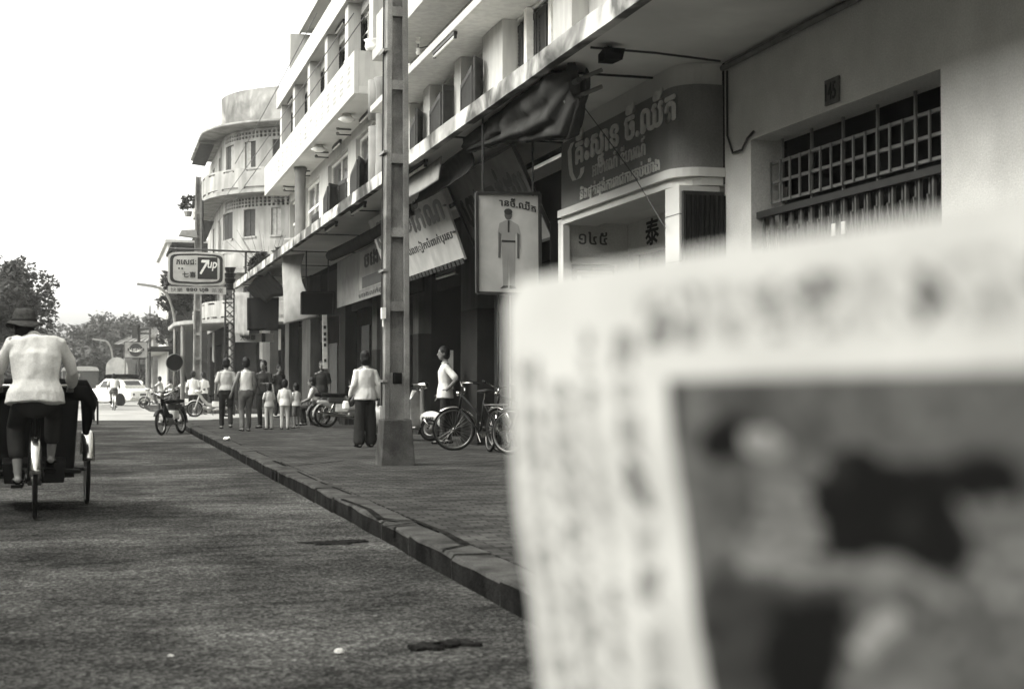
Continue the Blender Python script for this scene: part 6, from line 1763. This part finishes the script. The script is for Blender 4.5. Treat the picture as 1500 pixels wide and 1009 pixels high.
# ================================================================== CYCLO
def cyclo():
    rw = onZ(48, 765, 0); Yc = rw.y+.34; Xc = rw.x
    root = thing('cyclo', 'black three wheeled cyclo with folded hood seen from behind on the road', 'cyclo', (Xc, Yc, 0), R(3))
    r = .345; cr = V((0, 0, r)); fx = .50; fy = 1.45
    wheel(root, cr, r, .02, spokes=32); mudguard(root, cr, r+.03, -55, 80, 'chrome', .045)
    for sx in (-1, 1):
        wheel(root, (sx*fx, fy, r), r, .02, spokes=32)
        mudguard(root, (sx*fx, fy, r), r+.035, -70, 75, 'chrome', .055)
        MB().tube([(sx*fx, fy, r), (sx*(fx-.1), fy, r)], .02, 8).build('axle', 'metal_dark', root)
    fr = MB()
    fr.tube([(0,0,r), (0,.28,.52), (0,.62,.36), (0,1.0,.36)], .022, 8)
    fr.tube([(0,.32,.36), (0,.14,.92)], .02, 8)
    for sx in (-1, 1):
        fr.tube([(sx*.06,0,r), (sx*.05,.32,.36)], .012, 6); fr.tube([(sx*.06,0,r), (sx*.03,.16,.84)], .010, 6)
        fr.tube([(sx*.06,.0,r), (sx*.07,.5,.4), (sx*.4,.8,.36), (sx*.4,1.9,.30)], .02, 8)
        fr.tube([(sx*.4,fy,.34), (sx*(fx-.06),fy,r)], .02, 8)
    fr.tube([(-.42,fy,.34), (.42,fy,.34)], .025, 8); fr.tube([(-.4,.9,.36), (.4,.9,.36)], .02, 8)
    fr.build('frame', 'paint_black', root, smooth=True)
    ck = MB().tube([(-.06,.32,.36), (.06,.32,.36)], .09, 18).build('chainwheel', 'metal_grey', root)
    for sx, a in ((1, 30), (-1, 210)):
        e = V((sx*.1, .32+math.cos(R(a))*.17, .36+math.sin(R(a))*.17))
        c_ = MB().tube([(sx*.07,.32,.36), e], .012, 6).build('crank', 'chrome', root); MB().box(e.x-.05+sx*.05, e.x+.05+sx*.05, e.y-.045, e.y+.045, e.z-.014, e.z+.014).build('pedal', 'rubber', c_)
    # driver's saddle and push bar
    MB().round_tube([(0,.0,.98), (0,.14,.985), (0,.28,.97)], [(.035,.12),(.035,.10),(.02,.03)], 12, ref=(0,0,1)).build('saddle', 'wood_dark', root, smooth=True)
    for sx in (-1, 1): MB().ring((sx*.05,.02,.92), (0,0,1), .03, .006, 10, 5).build('saddle_spring', 'chrome', root)
    MB().tube([(-.36,.80,1.12), (-.36,.62,1.16), (.36,.62,1.16), (.36,.80,1.12)], .016, 8).build('push_bar', 'chrome', root, smooth=True)
    # passenger seat tub (curved back, sides, cushion)
    n_, k_ = 24, 8; vs = []
    for j in range(k_+1):
        t = j/k_; z = .34+.80*t
        for i in range(n_+1):
            s = -1+2*i/n_; a = abs(s)
            x = math.copysign(min(.36, .36*min(1, a*1.9)), s)*(1+.12*t); yb = .86-.10*t
            y = yb+(0 if a < .52 else (a-.52)/.48*.75)
            zz = z if a < .55 else .34+.80*t*(1-.55*((a-.55)/.45)**1.5)
            vs.append((x, y, zz))
    tb = MB().add(vs, [(j*(n_+1)+i, j*(n_+1)+i+1, (j+1)*(n_+1)+i+1, (j+1)*(n_+1)+i) for j in range(k_) for i in range(n_)]).build('seat_tub', 'paint_black', root, smooth=True)
    md = tb.modifiers.new('solid', 'SOLIDIFY'); md.thickness = .03
    MB().box(-.34, .34, .90, 1.45, .50, .62).build('cushion', 'canvas', root, bevel=.03)
    MB().box(-.36, .36, .88, 1.95, .30, .35).build('floor', 'wood_dark', root)
    MB().box(-.34, .34, 1.9, 1.96, .24, .30).build('footrest', 'metal_dark', root)
    MB().hexa([(-.26,.60,.27),(.26,.60,.27),(.26,.84,.27),(-.26,.84,.27),(-.28,.58,.46),(.28,.58,.46),(.28,.84,.50),(-.28,.84,.50)]).build('tool_box', 'paint_black', root, bevel=.01)
    # folded hood: pleats over hoops behind the seat
    hd = MB()
    for i, (dy, dz, rr) in enumerate(((.0,.0,.075),(-.07,.03,.08),(-.13,-.01,.07))):
        hd.round_tube([(-.47,1.12+dy,.72), (-.49,.92+dy,1.00+dz), (-.44,.84+dy,1.10+dz), (0,.78+dy,1.13+dz), (.44,.84+dy,1.10+dz), (.49,.92+dy,1.00+dz), (.47,1.12+dy,.72)], [.03, rr, rr*1.1, rr, rr*1.1, rr, .03], 12)
    hd.build('folded_hood', 'black', root, smooth=True)
    for sx in (-1, 1):
        MB().tube([(sx*.47,1.15,.72), (sx*.5,.98,.95), (sx*.49,.74,1.12)], .012, 6).build('hoop', 'metal_grey', root)
        MB().tube([(sx*.56,.76,1.02), (sx*.56,.74,.80)], .010, 5).build('strap', 'canvas', root)
        MB().tube([(sx*.52,.78,1.02), (sx*.53,.77,.83)], .010, 5).build('strap', 'canvas', root)
    # driver
    D = dict(pelvis=(0,.02,1.06), waist=(0,.04,1.20), chest=(0,.08,1.42), shl=(0,.13,1.56), neck=(-.04,.21,1.60), head=(-.10,.29,1.675), s_l=(-.20,.13,1.54), e_l=(-.32,.24,1.30), w_l=(-.31,.48,1.16), s_r=(.20,.13,1.54), e_r=(.32,.24,1.30), w_r=(.31,.48,1.16),
             h_l=(-.10,.05,1.02), k_l=(-.17,.36,.80), a_l=(-.14,.22,.36), h_r=(.10,.05,1.02), k_r=(.16,.40,.90), a_r=(.14,.42,.52))
    person('cyclo driver in pale loose jacket and brimmed hat pedalling seen from behind', V((Xc, Yc, 0)), R(3), 1.70, D, 'cloth_jacket', 'long', 'cloth_dark', 'crop', 'short', hat=True, hem=.87, wide=1.24, fat=1.08, voxel=.012)
cyclo()
# ================================================================== CAR AND TRUCK
def loft(mb, secs, m=0, cap=True):
    k = len(secs[0]); vs = [p for s in secs for p in s]; n = len(secs)
    fs = [(i*k+j, i*k+(j+1) % k, (i+1)*k+(j+1) % k, (i+1)*k+j) for i in range(n-1) for j in range(k)]
    if cap: fs += [tuple(range(k-1, -1, -1)), tuple((n-1)*k+j for j in range(k))]
    return mb.add(vs, fs, m)
def car():
    p = onZ(190, 592, 0); Y = 80.0; x = onY(172, 560, Y).x
    root = thing('car', 'white saloon car with a dark load tied on its roof', 'car', (x, Y, 0), R(38))
    def sec(y, w, z0, zt, rnd=.10): return [(-w+.04, y, z0), (w-.04, y, z0), (w, y, z0+.12), (w, y, zt-rnd), (w-rnd*.8, y, zt), (-w+rnd*.8, y, zt), (-w, y, zt-rnd), (-w, y, z0+.12)]
    b = MB(); loft(b, [sec(-2.12,.66,.38,.80,.14), sec(-2.0,.76,.28,.90,.12), sec(-1.2,.80,.24,.95), sec(0,.82,.22,.96), sec(1.0,.80,.24,.93), sec(1.8,.76,.28,.85,.12), sec(2.05,.68,.36,.74,.14)])
    b.build('body', 'paint_white', root, bevel=.03)
    g = MB(); loft(g, [sec(-1.45,.66,.93,1.0,.03), sec(-1.05,.62,.93,1.40,.08), sec(-.2,.63,.93,1.46,.08), sec(.35,.62,.93,1.42,.08), sec(.95,.66,.93,1.0,.03)])
    g.build('cabin', 'paint_white', root, bevel=.02)
    # glass set proud of the cabin
    for sx in (-1, 1):
        MB().hexa([(sx*.655,-1.0,1.0),(sx*.66,-.28,1.0),(sx*.675,-.28,1.0),(sx*.67,-1.0,1.0),(sx*.635,-.95,1.30),(sx*.64,-.28,1.35),(sx*.655,-.28,1.35),(sx*.65,-.95,1.30)]).build('window', 'glass_dark', root, fix=True)
        MB().hexa([(sx*.655,-.2,1.0),(sx*.66,.62,1.0),(sx*.675,.62,1.0),(sx*.67,-.2,1.0),(sx*.635,-.2,1.35),(sx*.64,.36,1.32),(sx*.655,.36,1.32),(sx*.65,-.2,1.35)]).build('window', 'glass_dark', root, fix=True)
        MB().tube([(sx*.62,-2.08,.62), (sx*.62,-2.15,.62)], .06, 10).build('tail_light', 'paint_dark', root)
        MB().tube([(sx*.58,2.0,.62), (sx*.58,2.09,.62)], .09, 12).build('headlight', 'chrome', root)
        MB().box(sx*.83-.01, sx*.83+.01, -.35, -.22, .76, .79).build('door_handle', 'chrome', root)
        for y in (-1.25, 1.28):
            w = MB().ring((sx*.74,y,.30), (1,0,0), .22, .085, 24, 8, flat=.95).build('wheel', 'rubber', root, smooth=True)
            MB().tube([(sx*.70,y,.30), (sx*.82,y,.30)], [.17,.14], 16).build('hubcap', 'chrome', w)
            MB().tube([(sx*.80,y,.32), (sx*.835,y,.32)], [.36,.36], 24).build('wheel_arch', 'black', root)
    MB().hexa([(-.52,-1.33,1.03),(.52,-1.33,1.03),(.52,-1.45,1.03),(-.52,-1.45,1.03),(-.48,-1.09,1.34),(.48,-1.09,1.34),(.48,-1.16,1.34),(-.48,-1.16,1.34)]).build('rear_window', 'glass_dark', root, fix=True)
    MB().hexa([(-.54,.93,1.03),(.54,.93,1.03),(.54,.99,1.03),(-.54,.99,1.03),(-.5,.47,1.36),(.5,.47,1.36),(.5,.52,1.36),(-.5,.52,1.36)]).build('windscreen', 'glass_dark', root, fix=True)
    MB().round_tube([(-.74,-2.14,.44), (.74,-2.14,.44)], .05, 8).build('bumper', 'chrome', root, smooth=True)
    MB().round_tube([(-.72,2.08,.42), (.72,2.08,.42)], .05, 8).build('bumper', 'chrome', root, smooth=True)
    MB().box(-.2, .2, -2.15, -2.13, .54, .66).build('number_plate', 'paint_dark', root)
    rk = MB()
    for y in (-.8, 0.1): rk.bar((-.6, y, 1.49), (.6, y, 1.49), .03)
    rk.build('roof_rack', 'metal_dark', root)
    ld = MB()
    for i in range(7): ld.round_tube([(-.62,-.95+.2*i,1.58+.03*(i % 2)), (0,-.95+.2*i,1.62), (.62,-.95+.2*i,1.57)], .09, 10)
    lo = fuse(ld, .03, 'load', 'black', None, 2)
    lo.parent = root
car()
def truck():
    Y = 90.0; x = onY(118, 560, Y).x
    root = thing('truck', 'dark box bodied truck seen from behind near the white car', 'truck', (x, Y, 0), R(2))
    zt = onY(120, 537, Y).z
    pts = [(-1.05, .75), (1.05, .75), (1.05, zt-.22), (.95, zt-.06), (.6, zt), (-.6, zt), (-.95, zt-.06), (-1.05, zt-.22)]
    MB().prism(pts, lambda u, v, d: (u, d, v), 0, 4.2).build('box_body', 'paint_dark', root, fix=True)
    MB().prism([(a*1.02, b+.02 if b > 1.5 else zt-.25) for a, b in pts], lambda u, v, d: (u, d, v), -.03, 4.2).build('roof_cap', 'paint_grey', root, fix=True)
    for sx in (-.5, .5): MB().box(sx-.46, sx+.46, -.03, -.004, .82, zt-.35).build('rear_door', 'paint_dark', root, bevel=.02)
    MB().box(-.35, -.02, -.05, -.032, zt-.62, zt-.42).build('rear_window', 'metal_grey', root)
    MB().box(-1.0, 1.0, -.12, 0.0, .5, .62).build('bumper', 'metal_dark', root)
    for sx in (-.8, .8):
        for y in (.9, 4.6):
            w = MB().ring((sx, y, .42), (1,0,0), .30, .12, 24, 8).build('wheel', 'rubber', root, smooth=True); MB().tube([(sx-.1, y, .42), (sx+.1, y, .42)], .2, 14).build('hub', 'metal_grey', w)
    MB().hexa([(-.95,4.25,.5),(.95,4.25,.5),(.9,5.7,.5),(-.9,5.7,.5),(-.9,4.25,zt-.2),(.9,4.25,zt-.2),(.8,5.2,zt-.3),(-.8,5.2,zt-.3)]).build('cab', 'paint_dark', root, bevel=.05)
    MB().box(-.4, .4, .2, 4.4, .55, .74).build('chassis', 'metal_dark', root)
truck()
# ================================================================== LITTER
for k, (px, py, lab) in enumerate([(332, 645, 'crumpled white paper scrap on the pavement behind the strolling couple'), (497, 957, 'crumpled white paper scrap on the road near the dark asphalt repair'), (250, 962, 'small pale paper scrap on the open road')]):
    z = PZ if k == 0 else 0.0
    p = onZ(px, py, z); rnd = random.Random(k); s = (.07, .022, .012, .012)[k]
    mb = MB().ball((p.x, p.y, z+s*.5), (s, s*.9, s*.55), 8, 6)
    mb.v = [(a+rnd.uniform(-s,s)*.25, b+rnd.uniform(-s,s)*.25, max(z+.003, c+rnd.uniform(-s,s)*.25)) for a, b, c in mb.v]
    tag(mb.build('paper_scrap', 'cloth_white'), lab, 'litter')
# glass display case in the arcade beneath the poster
dx, d0, d1 = 6.55, 21.2, 23.6
dc = thing('display_case', 'dark glazed display case standing under the uniform poster', 'cabinet', (dx, (d0+d1)/2, PZ))
MB().box(dx, dx+.35, d0, d1, PZ, 0.75).build('plinth', 'wood_dark', dc, world=True)
for i in range(4): MB().box(dx, dx+.04, d0+i*(d1-d0-.04)/3, d0+.04+i*(d1-d0-.04)/3, .75, 2.75).build('mullion', 'aluminium', dc, world=True)
MB().box(dx, dx+.35, d0, d1, 2.75, 2.82).build('top', 'wood_dark', dc, world=True)
MB().box(dx+.25, dx+.35, d0+.02, d1-.02, .75, 2.75).build('back', 'interior', dc, world=True)
MB().box(dx+.015, dx+.022, d0+.02, d1-.02, .76, 2.74).build('glass', 'glass_dark', dc, world=True)
# pale notice board by the pillar
q = [onY(a, b, 25.5) for a, b in ((652, 513), (664, 513), (664, 570), (652, 570))]
board('notice_board', 'pale blank notice board leaning by the pillar behind the young man', q, 'sign_cream')
bpy.data.scenes.remove(SCRATCH)
